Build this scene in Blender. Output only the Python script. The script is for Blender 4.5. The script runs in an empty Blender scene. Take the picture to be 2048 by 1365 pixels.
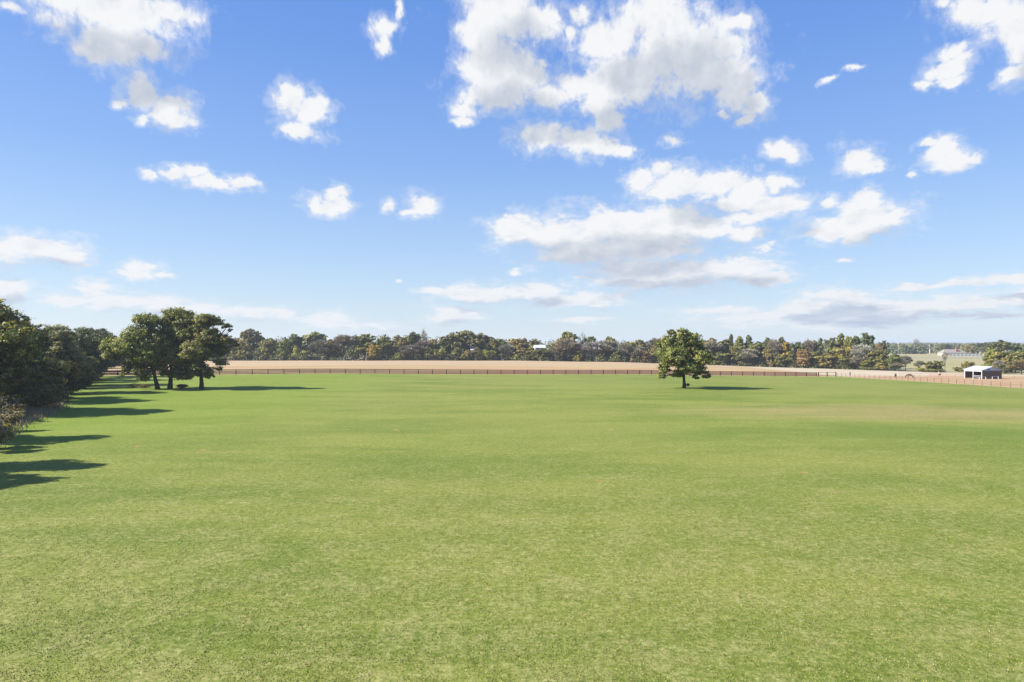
import bpy, math, random
import numpy as np
from mathutils import Vector, Matrix

C = bpy.context.scene.collection
sc = bpy.context.scene
F, CX, HOR, CAMZ = 1365.0, 1024.0, 688.0, 9.0
G = .76                                # overall reflectance level that goes with the exposure
SUN_EL, SUN_AZ = 35.0, -98.0          # azimuth from +Y towards +X

# ------------------------------------------------------------------ helpers
def tag(o, label=None, cat=None, group=None, kind=None):
    if label: o['label'] = label
    if cat: o['category'] = cat
    if group: o['group'] = group
    if kind: o['kind'] = kind
    return o

def link(o, parent=None):
    C.objects.link(o)
    if parent is not None: o.parent = parent
    return o

def empty(name, loc, rz=0.0, label=None, cat=None, group=None):
    o = bpy.data.objects.new(name, None)
    o.empty_display_size = 0.3
    o.location = loc; o.rotation_euler = (0, 0, rz)
    link(o); tag(o, label, cat, group)
    return o

def mesh_from(name, V, Fc, mats, smooth=False, tone=None, mi=None):
    """V (n,3), Fc list of index arrays or (m,k) array"""
    me = bpy.data.meshes.new(name)
    V = np.asarray(V, np.float32)
    if isinstance(Fc, np.ndarray):
        m, k = Fc.shape
        me.vertices.add(len(V)); me.vertices.foreach_set('co', V.ravel())
        me.loops.add(m*k); me.loops.foreach_set('vertex_index', Fc.astype(np.int32).ravel())
        me.polygons.add(m)
        me.polygons.foreach_set('loop_start', np.arange(m, dtype=np.int32)*k)
        me.polygons.foreach_set('loop_total', np.full(m, k, np.int32))
        me.update(calc_edges=True)
    else:
        me.from_pydata([tuple(map(float, v)) for v in V], [], [tuple(int(i) for i in f) for f in Fc])
        me.update()
    if smooth: me.polygons.foreach_set('use_smooth', np.ones(len(me.polygons), bool))
    if mi is not None: me.polygons.foreach_set('material_index', np.asarray(mi, np.int32))
    if tone is not None:
        a = me.color_attributes.new('tone', 'FLOAT_COLOR', 'POINT')
        t = np.ones((len(V), 4), np.float32); t[:, :tone.shape[1]] = tone
        a.data.foreach_set('color', t.ravel())
    for m_ in (mats if isinstance(mats, (list, tuple)) else [mats]): me.materials.append(m_)
    return me

class MB:
    """collects shapes into one mesh"""
    def __init__(s): s.v = []; s.f = []; s.n = 0
    def add(s, v, f):
        s.v += [tuple(p) for p in v]; s.f += [tuple(i+s.n for i in q) for q in f]; s.n = len(s.v)
    def box(s, x0, x1, y0, y1, z0, z1):
        s.add([(x0,y0,z0),(x1,y0,z0),(x1,y1,z0),(x0,y1,z0),(x0,y0,z1),(x1,y0,z1),(x1,y1,z1),(x0,y1,z1)],
              [(0,3,2,1),(4,5,6,7),(0,1,5,4),(1,2,6,5),(2,3,7,6),(3,0,4,7)])
    def bar(s, a, b, w, h):
        a = Vector(a); b = Vector(b); d = (b-a).normalized()
        side = d.cross(Vector((0,0,1)))
        if side.length < 1e-4: side = Vector((1,0,0))
        side.normalize(); up = side.cross(d).normalized()
        vs = []
        for p in (a, b):
            for sx, sz in ((-1,-1),(1,-1),(1,1),(-1,1)): vs.append(p + side*sx*w/2 + up*sz*h/2)
        s.add(vs, [(3,2,1,0),(4,5,6,7),(0,1,5,4),(1,2,6,5),(2,3,7,6),(3,0,4,7)])
    def tube(s, pts, rad, n=8, cap=True):
        pts = [Vector(p) for p in pts]; vs = []
        ref = Vector((0.31, 0.95, 0.07))
        for i, p in enumerate(pts):
            d = (pts[min(i+1, len(pts)-1)] - pts[max(i-1, 0)]).normalized()
            a = d.cross(ref)
            if a.length < .1: a = d.cross(Vector((1,0,0)))
            a.normalize(); b = d.cross(a).normalized()
            for k in range(n):
                t = 2*math.pi*k/n
                vs.append(p + (a*math.cos(t) + b*math.sin(t))*rad[i])
        fs = []
        for i in range(len(pts)-1):
            for k in range(n):
                k2 = (k+1) % n
                fs.append((i*n+k, i*n+k2, (i+1)*n+k2, (i+1)*n+k))
        if cap:
            fs.append(tuple(range(n-1, -1, -1))); fs.append(tuple((len(pts)-1)*n+k for k in range(n)))
        s.add(vs, fs)
    def mesh(s, name, mat, smooth=False): return mesh_from(name, s.v, s.f, mat, smooth)
    def obj(s, name, mat, parent=None, smooth=False):
        return link(bpy.data.objects.new(name, s.mesh(name, mat, smooth)), parent)

# ------------------------------------------------------------------ terrain
def sm(t):
    t = np.clip(t, 0, 1); return t*t*(3-2*t)
def fence_y(x): return 222 + .267*np.minimum(x, 121.0)
EX = [-600,-155,0,105,168,188,205,217,260,420]
EY = [361,361,380,370,360,340,322,300,290,270]
ZX = [-155,-60,0,60,105,168,200]
ZV = [0,-.25,-.47,-1.2,-2.6,-4.2,-4.6]
def edge_y(x): return np.interp(x, EX, EY)
def zfield(x, y):
    x = np.asarray(x, float); y = np.asarray(y, float)
    c = np.interp(x, [-75,-63,0,66,130], [0,.05,1.27,1.9,1.9])
    g = sm((y-128)/127)*.5 + np.clip((y-140)/115, 0, 1)*.5
    z0 = -1.2*sm((x-35)/90) - g*c
    fy = fence_y(x); ey = np.maximum(edge_y(x), fy+20)
    t = np.clip((y-fy)/(ey-fy), 0, 1)
    gf = sm((fy-128)/127)*.5 + np.clip((fy-140)/115, 0, 1)*.5
    zf = -1.2*sm((x-35)/90) - gf*c
    z1 = zf + (np.interp(x, ZX, ZV)-zf)*sm(t)
    z = np.where(y > fy, z1, z0)
    t2 = sm((y-ey)/160)
    z = z + (-4.5 - z)*t2
    return z + .05*np.sin(x*.11+1)*np.sin(y*.07)*np.clip((y-40)/60, 0, 1)
def zg(x, y): return float(zfield(x, y))
def hit(u, row):
    lo, hi = 15.0, 2500.0
    def fn(y):
        return (CAMZ - (row-HOR)*y/F) - zg((u-CX)*y/F, y)
    y = lo
    while y < hi:
        y2 = y*1.01
        if fn(y2) < 0: break
        y = y2
    a, b = y, y2
    for _ in range(30):
        m = (a+b)/2
        if fn(m) > 0: a = m
        else: b = m
    return Vector(((u-CX)*a/F, a, zg((u-CX)*a/F, a)))
def at(u, row, y): return Vector(((u-CX)*y/F, y, CAMZ-(row-HOR)*y/F))

# ------------------------------------------------------------------ node helpers
class NT:
    def __init__(s, tree): s.t = tree; s.n = tree.nodes; s.l = tree.links
    def new(s, typ, **kw):
        n = s.n.new(typ)
        for k, v in kw.items():
            if k == 'inp':
                for i, val in v.items():
                    if isinstance(val, bpy.types.NodeSocket): s.l.new(val, n.inputs[i])
                    else: n.inputs[i].default_value = val
            else: setattr(n, k, v)
        return n
    def math(s, op, a, b=None, c=None, clamp=False):
        inp = {0: a}
        if b is not None: inp[1] = b
        if c is not None: inp[2] = c
        return s.new('ShaderNodeMath', operation=op, use_clamp=clamp, inp=inp).outputs[0]
    def vm(s, op, a, b=None, c=None):
        inp = {0: a}
        if b is not None: inp[1] = b
        if c is not None: inp[2] = c
        n = s.new('ShaderNodeVectorMath', operation=op, inp=inp)
        return n.outputs['Value'] if op in ('LENGTH', 'DOT_PRODUCT') else n.outputs[0]
    def ramp(s, v, a, b, c=0.0, d=1.0, smooth=True):
        n = s.new('ShaderNodeMapRange', interpolation_type='SMOOTHSTEP' if smooth else 'LINEAR', inp={0: v, 1: a, 2: b, 3: c, 4: d})
        return n.outputs[0]
    def mix(s, f, a, b, blend='MIX'):
        n = s.new('ShaderNodeMix', data_type='RGBA', blend_type=blend)
        for sock, val in ((n.inputs[0], f), (n.inputs[6], a), (n.inputs[7], b)):
            if isinstance(val, bpy.types.NodeSocket): s.l.new(val, sock)
            elif sock.type == 'RGBA': sock.default_value = (*val[:3], 1)
            else: sock.default_value = val
        return n.outputs[2]
    def noise(s, vec, scale, detail=3, rough=.5, dist=0.0, out=0, dim='3D'):
        n = s.new('ShaderNodeTexNoise', noise_dimensions=dim, inp={'Scale': scale, 'Detail': detail, 'Roughness': rough, 'Distortion': dist})
        if vec is not None: s.l.new(vec, n.inputs['Vector'])
        return n.outputs[out]

def material(name, fn, rough=.8, spec=.2):
    m = bpy.data.materials.new(name); m.use_nodes = True
    nt = NT(m.node_tree); b = m.node_tree.nodes['Principled BSDF']
    b.inputs['Roughness'].default_value = rough
    b.inputs['Specular IOR Level'].default_value = spec
    fn(nt, b)
    return m
def flat_mat(name, col, var=.12, scale=3.0, rough=.75, spec=.25, col2=None):
    col = tuple(c*G for c in col)
    def fn(nt, b):
        co = nt.new('ShaderNodeTexCoord').outputs['Object']
        f = nt.noise(co, scale, 5, .6)
        c2 = col2 or tuple(c*(1-var*3) for c in col)
        c = nt.mix(nt.ramp(f, .35, .7), col, c2)
        nt.l.new(c, b.inputs['Base Color'])
        bump = nt.new('ShaderNodeBump', inp={'Strength': .25, 'Height': f})
        nt.l.new(bump.outputs[0], b.inputs['Normal'])
    return material(name, fn, rough, spec)
def leaf_material(name, tint_yellow=(1.35,1.12,.55), dark=.42, light=2.4, transl=.3, rough=.55):
    def fn(nt, b):
        oi = nt.new('ShaderNodeObjectInfo')
        at_ = nt.new('ShaderNodeAttribute', attribute_name='tone')
        sep = nt.new('ShaderNodeSeparateColor', inp={0: at_.outputs['Color']})
        k = nt.ramp(sep.outputs[0], 0, 1, dark*G, light*G, smooth=False)
        col = nt.mix(1.0, oi.outputs['Color'], nt.new('ShaderNodeCombineColor', inp={0: k, 1: k, 2: k}).outputs[0], 'MULTIPLY')
        f = nt.ramp(sep.outputs[1], .62, 1.0)
        col = nt.mix(f, col, nt.mix(1.0, col, tint_yellow, 'MULTIPLY'))
        nt.l.new(col, b.inputs['Base Color'])
        tr = nt.new('ShaderNodeBsdfTranslucent', inp={0: nt.mix(1.0, col, (1.3,1.4,.6), 'MULTIPLY')})
        mx = nt.new('ShaderNodeMixShader', inp={0: transl, 1: b.outputs[0], 2: tr.outputs[0]})
        nt.l.new(mx.outputs[0], nt.n['Material Output'].inputs[0])
    return material(name, fn, rough, .25)

# ------------------------------------------------------------------ materials
def grass_fn(nt, b):
    geo = nt.new('ShaderNodeNewGeometry').outputs['Position']
    sep = nt.new('ShaderNodeSeparateXYZ', inp={0: geo}); X, Y = sep.outputs[0], sep.outputs[1]
    flat = nt.new('ShaderNodeCombineXYZ', inp={0: X, 1: Y, 2: 0.0}).outputs[0]
    n_big = nt.noise(flat, .018, 3, .55, .4)
    st = nt.vm('MULTIPLY', flat, (.35, 1.0, 1.0))
    n_mid = nt.noise(st, .11, 4, .62, .3)
    n_pat = nt.noise(flat, .45, 4, .65, .5)
    n_sm = nt.noise(flat, 2.6, 4, .7)
    n_fine = nt.noise(flat, 11.0, 3, .75)
    n_bl = nt.noise(flat, 34.0, 2, .7)
    green = nt.mix(nt.ramp(n_mid, .38, .62), (.132,.176,.026), (.184,.212,.040))
    green = nt.mix(nt.ramp(n_big, .40, .62, 0, .55), green, (.206,.220,.050))
    # dry straw in the sward, denser in the near part of the field
    d = nt.ramp(Y, 15, 75, 1, 0, smooth=True)
    th = nt.math('MULTIPLY_ADD', d, -.075, .585)
    n_tuft = nt.noise(flat, 6.0, 3, .65)
    s1 = nt.math('ADD', nt.math('MULTIPLY', n_pat, .30), nt.math('ADD', nt.math('MULTIPLY', n_sm, .40), nt.math('MULTIPLY', n_tuft, .30)))
    straw = nt.ramp(nt.math('SUBTRACT', s1, th), -.08, .11, 0, .46)
    c = nt.mix(straw, green, (.33,.275,.135))
    # one bare reddish stretch in the right of the field
    px = nt.vm('MULTIPLY', nt.vm('SUBTRACT', flat, (56.0, 91.0, 0)), (1/34, 1/10.5, 0))
    r = nt.math('ADD', nt.vm('LENGTH', px), nt.math('MULTIPLY_ADD', n_mid, -1.5, .75))
    pm = nt.ramp(r, .35, 1.4, .48, 0)
    c = nt.mix(pm, c, nt.mix(nt.ramp(n_pat, .4, .6), (.33,.27,.11), (.36,.24,.13)))
    # greener swath beyond the bare stretch and a mown pale line
    gy = nt.math('ABSOLUTE', nt.math('SUBTRACT', Y, nt.math('MULTIPLY_ADD', X, .03, 68.0)))
    gm = nt.math('MULTIPLY', nt.ramp(nt.math('MULTIPLY_ADD', n_mid, -10.0, nt.math('ADD', gy, 5.0)), 2, 9, .25, 0), nt.ramp(X, -25, 25))
    c = nt.mix(gm, c, (.105,.158,.026))
    c = nt.mix(nt.math('MULTIPLY', nt.ramp(X, -20, -50, 0, .5), nt.ramp(Y, 35, 75)), c, (.150,.225,.018))
    wl = nt.math('FRACT', nt.math('MULTIPLY', nt.math('ADD', nt.math('MULTIPLY_ADD', X, -.06, Y), nt.math('MULTIPLY', n_big, 22.0)), 1/5.4))
    wl = nt.math('ABSOLUTE', nt.math('SUBTRACT', wl, .5))
    c = nt.mix(nt.math('MULTIPLY', nt.ramp(wl, .10, .02, 0, .30), nt.ramp(n_pat, .40, .62)), c, (.225,.225,.070))
    # orange soil showing at a few ant mounds
    v = nt.new('ShaderNodeTexVoronoi', inp={'Vector': flat, 'Scale': .13, 'Randomness': 1.0}).outputs['Distance']
    mound = nt.ramp(nt.math('MULTIPLY_ADD', n_sm, .16, v), .10, .135, .8, 0)
    c = nt.mix(mound, c, (.42,.22,.09))
    # tufts: dark gaps and bright blades
    k = nt.math('ADD', nt.math('MULTIPLY', nt.math('SUBTRACT', n_fine, .5), 1.2), nt.math('MULTIPLY', nt.math('SUBTRACT', n_bl, .5), .9))
    k = nt.math('ADD', k, nt.math('MULTIPLY', nt.math('SUBTRACT', n_sm, .5), 1.0))
    k = nt.math('ADD', k, nt.math('MULTIPLY_ADD', nt.math('SUBTRACT', n_tuft, .5), 1.1, 1.0))
    k = nt.math('ADD', k, nt.math('MULTIPLY', nt.math('SUBTRACT', n_pat, .5), .22))
    k = nt.math('ADD', k, nt.math('MULTIPLY', nt.math('SUBTRACT', n_mid, .5), .15))
    k = nt.new('ShaderNodeClamp', inp={0: k, 1: .55, 2: 1.6}).outputs[0]
    k = nt.math('MULTIPLY', k, nt.ramp(Y, 20, 90, G*1.05, G*1.10))
    c = nt.mix(1.0, c, nt.new('ShaderNodeCombineColor', inp={0: k, 1: k, 2: k}).outputs[0], 'MULTIPLY')
    nt.l.new(c, b.inputs['Base Color'])
    h = nt.math('ADD', nt.math('MULTIPLY', n_sm, .06), nt.math('MULTIPLY', n_fine, .035))
    bump = nt.new('ShaderNodeBump', inp={'Strength': .8, 'Distance': 1.0, 'Height': h})
    nt.l.new(bump.outputs[0], b.inputs['Normal'])
M_grass = material('grass_sward', grass_fn, .9, .1)

def soil_fn(cols, streak=(.25, 1, 1), s1=.06, s2=.35, edge=None):
    def fn(nt, b):
        geo = nt.new('ShaderNodeNewGeometry').outputs['Position']
        st = nt.vm('MULTIPLY', geo, streak)
        a = nt.noise(st, s1, 5, .62, .6); q = nt.noise(st, s2, 5, .65); fine = nt.noise(geo, 3.0, 4, .7)
        c = nt.mix(nt.ramp(a, .38, .62), cols[0], cols[1])
        c = nt.mix(nt.ramp(q, .47, .60, 0, .85), c, cols[2])
        if edge: c = edge(nt, geo, c, q)
        k = nt.ramp(fine, .3, .7, .8*G, 1.2*G, smooth=False)
        c = nt.mix(1.0, c, nt.new('ShaderNodeCombineColor', inp={0: k, 1: k, 2: k}).outputs[0], 'MULTIPLY')
        nt.l.new(c, b.inputs['Base Color'])
        bump = nt.new('ShaderNodeBump', inp={'Strength': .5, 'Distance': .1, 'Height': fine}); nt.l.new(bump.outputs[0], b.inputs['Normal'])
    return fn
def bare_edge(nt, geo, c, q):
    sep = nt.new('ShaderNodeSeparateXYZ', inp={0: geo}); X, Y = sep.outputs[0], sep.outputs[1]
    # redder soil close to the fence, pale stubble at the far side
    t = nt.math('SUBTRACT', Y, nt.math('MULTIPLY_ADD', X, .267, 222.0))
    t = nt.math('MULTIPLY_ADD', q, 60.0, nt.math('SUBTRACT', t, 30.0))
    xr = nt.math('MULTIPLY', nt.ramp(X, -55, 5, .35, .95), nt.ramp(t, 8, 75, 1, 0))
    c = nt.mix(xr, c, (.44,.245,.14))
    c = nt.mix(nt.ramp(t, 60, 110, 0, .75), c, (.44,.33,.21))
    return c
M_bare = material('bare_field_soil', soil_fn([(.47,.33,.185), (.36,.225,.120), (.40,.345,.165)], (.12,1,1), .10, .30, edge=bare_edge), .95, .05)
def pad_edge(nt, geo, c, q):
    sep = nt.new('ShaderNodeSeparateXYZ', inp={0: geo}); X, Y = sep.outputs[0], sep.outputs[1]
    t = nt.math('MULTIPLY_ADD', q, 16.0, nt.math('SUBTRACT', Y, 8.0))
    c = nt.mix(nt.ramp(t, 246, 262, 0, .85), c, (.50,.43,.31))
    x1 = nt.math('MULTIPLY_ADD', q, 5.0, nt.math('SUBTRACT', X, 2.5))
    return nt.mix(nt.ramp(x1, 121.5, 125, .8, 0), c, (.38,.33,.16))
M_pad = material('paddock_soil', soil_fn([(.44,.285,.16), (.37,.225,.125), (.42,.325,.20)], (.5,1,1), .09, .5, pad_edge), .95, .05)
M_ground = material('dry_pasture', soil_fn([(.34,.30,.15), (.38,.32,.19), (.29,.28,.12)], (.4,1,1), .015, .06), .95, .05)
M_verge = material('verge_straw', soil_fn([(.42,.36,.19), (.36,.32,.15), (.26,.28,.09)], (.5,1,1), .2, .9), .95, .05)
M_litter = material('dead_grass', soil_fn([(.34,.26,.16), (.28,.22,.14), (.24,.25,.09)], (1,1,1), .3, 1.2), .95, .05)

M_leaf = leaf_material('foliage')
M_leaf_far = leaf_material('far_foliage', dark=.68, light=1.95, transl=.35)
M_leaf_bare = leaf_material('bare_twigs', (1.1,.95,.8), .55, 1.45, .05, .8)
M_bark = flat_mat('bark', (.085,.068,.055), .2, 2.5, .9, .1)
M_bark_pale = flat_mat('pale_bark', (.30,.27,.24), .12, 2.5, .9, .1)

# ------------------------------------------------------------------ ground sheets
def grid_sheet(name, xs, yfun, ny, mat, dz, power=1.0):
    xs = np.asarray(xs, float); t = np.linspace(0, 1, ny)**power
    y0, y1 = yfun(xs)
    Xg = np.repeat(xs[:, None], ny, 1); Yg = y0[:, None] + (y1-y0)[:, None]*t[None]
    Z = zfield(Xg, Yg) + dz
    V = np.stack([Xg, Yg, Z], -1).reshape(-1, 3)
    i = np.arange(len(xs)-1)[:, None]*ny + np.arange(ny-1)[None]
    Fc = np.stack([i, i+ny, i+ny+1, i+1], -1).reshape(-1, 4)
    o = link(bpy.data.objects.new(name, mesh_from(name, V, Fc, mat, True)))
    tag(o, kind='structure'); return o
gx = np.concatenate([np.linspace(-6500, -700, 14), np.linspace(-600, 600, 121), np.linspace(700, 6500, 14)])
grid_sheet('ground', gx, lambda x: (np.full_like(x, -300.), np.full_like(x, 9000.)), 700, M_ground, -.12, 2.0)
grid_sheet('grass_field', np.linspace(-260, 121, 191), lambda x: (np.full_like(x, -40.), fence_y(x)-1.2), 150, M_grass, 0)
grid_sheet('field_verge', np.linspace(-260, 121, 191), lambda x: (fence_y(x)-1.2, fence_y(x)+1.5), 3, M_verge, 0)
grid_sheet('bare_field', np.linspace(-260, 121, 191), lambda x: (fence_y(x)+1.5, edge_y(x)+4), 70, M_bare, 0)
grid_sheet('paddock', np.linspace(121, 420, 150), lambda x: (np.full_like(x, -40.), edge_y(x)-4), 160, M_pad, 0)

# ------------------------------------------------------------------ foliage generators
def leaf_quads(P, N, size, rng, aspect=1.0, axis=None):
    n = len(P)
    N = N/np.maximum(np.linalg.norm(N, axis=1, keepdims=True), 1e-6)
    A = axis if axis is not None else rng.normal(size=(n, 3))
    A = A - N*(A*N).sum(1, keepdims=True); A /= np.maximum(np.linalg.norm(A, axis=1, keepdims=True), 1e-6)
    B = np.cross(N, A)
    sz = (size*rng.uniform(.6, 1.4, n))[:, None]
    a = A*sz*.5; b = B*sz*.5*aspect
    jit = rng.normal(size=(n, 4, 3))*sz[:, None]*.10*min(1.0, aspect*1.2)
    V = np.stack([P-a-b, P+a-b*.7, P+a*1.1+b, P-a*.8+b*1.1], 1) + jit
    return V.reshape(-1, 3), np.arange(n*4).reshape(-1, 4)

def crown(lobes, n, size, seed, clump=.22, per=28, hollow=.55, flat=1.0, droop=0.0, ragged=.12, floor=None, holes=.42):
    """lobes: (x,y,z,rx,ry,rz). Leaf clumps fill each lobe towards its outside."""
    rng = np.random.default_rng(seed)
    L = np.asarray(lobes, float)
    w = (L[:, 3]*L[:, 4]*L[:, 5])**(2/3); w /= w.sum()
    nc = max(8, n//per)
    li = rng.choice(len(L), nc, p=w)
    d = rng.normal(size=(nc, 3)); d /= np.linalg.norm(d, axis=1, keepdims=True)
    d[:, 2] = np.where(d[:, 2] < -.35, d[:, 2]*.5, d[:, 2])
    r = hollow + (1-hollow)*rng.random(nc)**.6 + rng.normal(size=nc)*ragged*.6
    R = L[li, 3:6]
    Cc = L[li, :3] + d*r[:, None]*R
    crad = clump*R.mean(1)*rng.uniform(.6, 1.4, nc)
    # holes: noise-like rejection with sines
    ph = rng.uniform(0, 6.28, 6); s = 2.4/np.mean(L[:, 3])
    hole = np.sin(Cc[:, 0]*s+ph[0])*np.sin(Cc[:, 1]*s*1.1+ph[1])*np.sin(Cc[:, 2]*s*1.4+ph[2]) + .5*np.sin(Cc[:, 0]*s*2.3+ph[3])*np.sin(Cc[:, 2]*s*2.6+ph[4])
    keep = hole < holes
    Cc, crad, d, li = Cc[keep], crad[keep], d[keep], li[keep]
    nc = len(Cc)
    ctone = np.clip(rng.normal(.48, .27, nc), 0, 1); chue = rng.random(nc)
    per = max(1, n//nc)
    idx = np.repeat(np.arange(nc), per)
    off = rng.normal(size=(len(idx), 3))*.55
    off[:, 2] *= .62*flat
    P = Cc[idx] + off*crad[idx][:, None]
    P[:, 2] -= droop*np.abs(off[:, 0])*crad[idx]
    if floor is not None: P[:, 2] = np.maximum(P[:, 2], floor + rng.random(len(P))*size)
    N = off*.9 + d[idx]*.5 + np.array([0, 0, .35]) + rng.normal(size=(len(idx), 3))*.55
    V, Fc = leaf_quads(P, N, size, rng)
    t = np.clip(ctone[idx] + rng.normal(size=len(idx))*.16, 0, 1); h = np.clip(chue[idx] + rng.normal(size=len(idx))*.1, 0, 1)
    tone = np.repeat(np.stack([t, h], 1), 4, 0)
    return V, Fc, tone, Cc, li

def twigs(lobes, n, size, seed, width=.07, hub=None):
    """fans of thin bare twigs, each a slim blade"""
    rng = np.random.default_rng(seed)
    L = np.asarray(lobes, float)
    w = (L[:, 3]*L[:, 4]*L[:, 5])**(2/3); w /= w.sum()
    nc = n//14
    li = rng.choice(len(L), nc, p=w)
    d = rng.normal(size=(nc, 3)); d /= np.linalg.norm(d, axis=1, keepdims=True); d[:, 2] = np.abs(d[:, 2])*.9 - .15
    Cc = L[li, :3] + d*(.25+.65*rng.random(nc)**.7)[:, None]*L[li, 3:6]
    idx = np.repeat(np.arange(nc), 14)
    hubp = L[li, :3] - np.array([0, 0, .7])*L[li, 5][:, None]
    out = Cc - hubp; out /= np.linalg.norm(out, axis=1, keepdims=True)
    D = out[idx] + rng.normal(size=(len(idx), 3))*.45; D /= np.linalg.norm(D, axis=1, keepdims=True)
    ln = size*rng.uniform(.5, 1.5, len(idx))
    P = Cc[idx] + D*(ln*.4)[:, None]
    N = np.cross(D, rng.normal(size=D.shape))
    V, Fc = leaf_quads(P, N, ln, rng, aspect=width, axis=D)
    t = np.clip(.5+rng.normal(size=len(idx))*.2, 0, 1)
    return V, Fc, np.repeat(np.stack([t, rng.random(len(idx))], 1), 4, 0), Cc, li

def limbs(mb, lobes, Cc, li, base, fork, r0, seed, sub=5, lean=(0, 0)):
    rnd = random.Random(seed)
    base = Vector(base); fork = Vector(fork)
    n = 5
    pts = [base.lerp(fork, i/n) + Vector((rnd.uniform(-1, 1), rnd.uniform(-1, 1), 0))*r0*.25*(0 < i < n) for i in range(n+1)]
    rad = [r0*(1.45 if i == 0 else 1.08 if i == 1 else 1-.07*i) for i in range(n+1)]
    mb.tube(pts, rad, 10)
    for k, L in enumerate(lobes):
        c = Vector(L[:3]); st = base.lerp(fork, rnd.uniform(.82, 1.0)) if c.z > fork.z else base.lerp(fork, rnd.uniform(.6, .85))
        mid = st.lerp(c, .5) + Vector((rnd.uniform(-1, 1), rnd.uniform(-1, 1), rnd.uniform(.1, .6)))*L[3]*.2
        q1 = st.lerp(mid, .5)+Vector((0, 0, L[3]*.05)); q2 = mid.lerp(c, .5)+Vector((rnd.uniform(-1, 1), 0, rnd.uniform(-.3, .5)))*L[3]*.12
        rr = r0*rnd.uniform(.38, .55)
        mb.tube([st, q1, mid, q2, c], [rr, rr*.82, rr*.62, rr*.42, rr*.2], 7)
        ids = np.where(li == k)[0]
        for j in rnd.sample(list(ids), min(sub, len(ids))) if len(ids) else []:
            e = Vector(Cc[j]); s2 = rnd.choice([mid, q2, c]); m2 = s2.lerp(e, .5) + Vector((rnd.uniform(-1, 1), rnd.uniform(-1, 1), rnd.uniform(-.2, .6)))*L[3]*.1
            mb.tube([s2, m2, e], [rr*.3, rr*.2, rr*.07], 5)

def hero_tree(name, loc, lobes, fork, r0, n, size, seed, color, label, cat, group=None, bare=0, base=(0, 0, -.2), bark=None, **kw):
    t = empty(name, loc, 0, label, cat, group)
    V, Fc, tone, Cc, li = crown(lobes, n, size, seed, **kw)
    co = link(bpy.data.objects.new('crown', mesh_from('crown', V, Fc, M_leaf, False, tone)), t)
    co.color = (*color, 1)
    if bare:
        V, Fc, tone, _, _ = twigs(lobes[9:17], bare, size*4, seed+5, .03)
        tw = link(bpy.data.objects.new('twigs', mesh_from('twigs', V, Fc, M_leaf_bare, False, tone)), t); tw.color = (.2, .17, .14, 1)
    mb = MB(); limbs(mb, lobes, Cc, li, base, fork, r0, seed)
    mb.obj('trunk', bark or M_bark, t, True)
    return t

# ------------------------------------------------------------------ the lone oak and the three oaks
def px_lobes(u0, row0, y, spec, seed, depth=1.0):
    """outline circles of a crown turned into ellipsoids with their own depth"""
    rnd = random.Random(seed); k = y/F; out = []
    for (u, r, ru, rv) in spec:
        out.append(((u-u0)*k, rnd.uniform(-1, 1)*ru*k*.9*depth, (row0-r)*k, ru*k, ru*k*1.1, rv*k))
    return out
OAK_G = 'old oaks standing in the green field'
p = hit(1368, 777)
lob = px_lobes(1368, 777, p.y, [(1362,672,17,13),(1340,688,20,17),(1385,684,20,17),(1362,700,26,20),(1330,706,18,16),(1400,705,16,16),(1345,722,24,18),(1385,722,24,18),(1325,737,13,14),(1372,738,22,14),(1400,742,16,14),(1412,752,9,9),(1358,750,12,10),(1324,752,9,10),(1318,690,8,8),(1411,714,8,6),(1345,666,9,8),(1378,668,9,8),(1390,755,8,7)], 3)
# crown carried all round the trunk
lob += [(-2.5,-3.2,6.5,2.4,2.2,2.0),(2.4,-3.0,5.8,2.3,2.2,1.8),(0,-3.6,4.4,1.9,1.8,1.3),(-2,3.4,6.6,2.4,2.2,2.0),(2.4,3.2,6,2.4,2.2,1.9),(0,0,9.6,2.0,2.0,1.6)]
hero_tree('oak_tree', p, lob, (0,0,4.2), .33, 50000, .20, 11, (.150,.164,.050),
          'lone oak with rounded olive crown and dark trunk out in the green field', 'tree', OAK_G, hollow=.3, clump=.25, per=26, holes=.60)
p = hit(316, 779)
lob = px_lobes(316, 779, p.y, [(298,642,24,14),(285,668,24,20),(255,680,24,18),(232,694,20,17),(225,712,16,14),(272,702,26,20),(300,690,24,20),(300,722,24,16),(290,745,16,10),(255,735,10,14),(250,748,7,9),(310,660,16,14),(287,758,14,7),(318,735,14,10),(325,712,16,14),(296,752,13,8),(275,728,20,12)], 7)
lob += [(-4,-4,8.4,2.6,2.4,2.2),(-1,-4.2,6.5,2.4,2.2,1.9),(-5,3.5,8,2.6,2.4,2.2),(-1,4,9.5,2.6,2.4,2.2)]
hero_tree('oak_tree', p, lob, (-1.3,0,5.6), .38, 60000, .19, 21, (.165,.180,.046),
          'leftmost of the three clustered oaks, leaning trunk and low yellow-green boughs', 'tree', OAK_G, hollow=.3, clump=.24, per=26, holes=.58)
p = hit(334, 778)
lob = px_lobes(334, 778, p.y, [(350,630,30,13),(330,645,18,14),(372,642,22,14),(345,662,26,18),(375,672,24,18),(335,690,26,18),(365,700,26,18),(345,722,22,16),(375,728,20,14),(350,748,18,10),(368,755,16,8),(386,655,12,12),(342,752,14,9),(358,740,20,12),(322,748,12,10),(376,742,14,9),(330,672,20,16),(390,690,16,18)], 9)
lob += [(0,-4,8.6,2.7,2.4,2.2),(3,-3.4,6.4,2.4,2.2,1.9),(1,4,9,2.6,2.4,2.2),(4,3.8,7,2.4,2.2,1.9),(1,-.5,12,2.4,2.6,1.8)]
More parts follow.
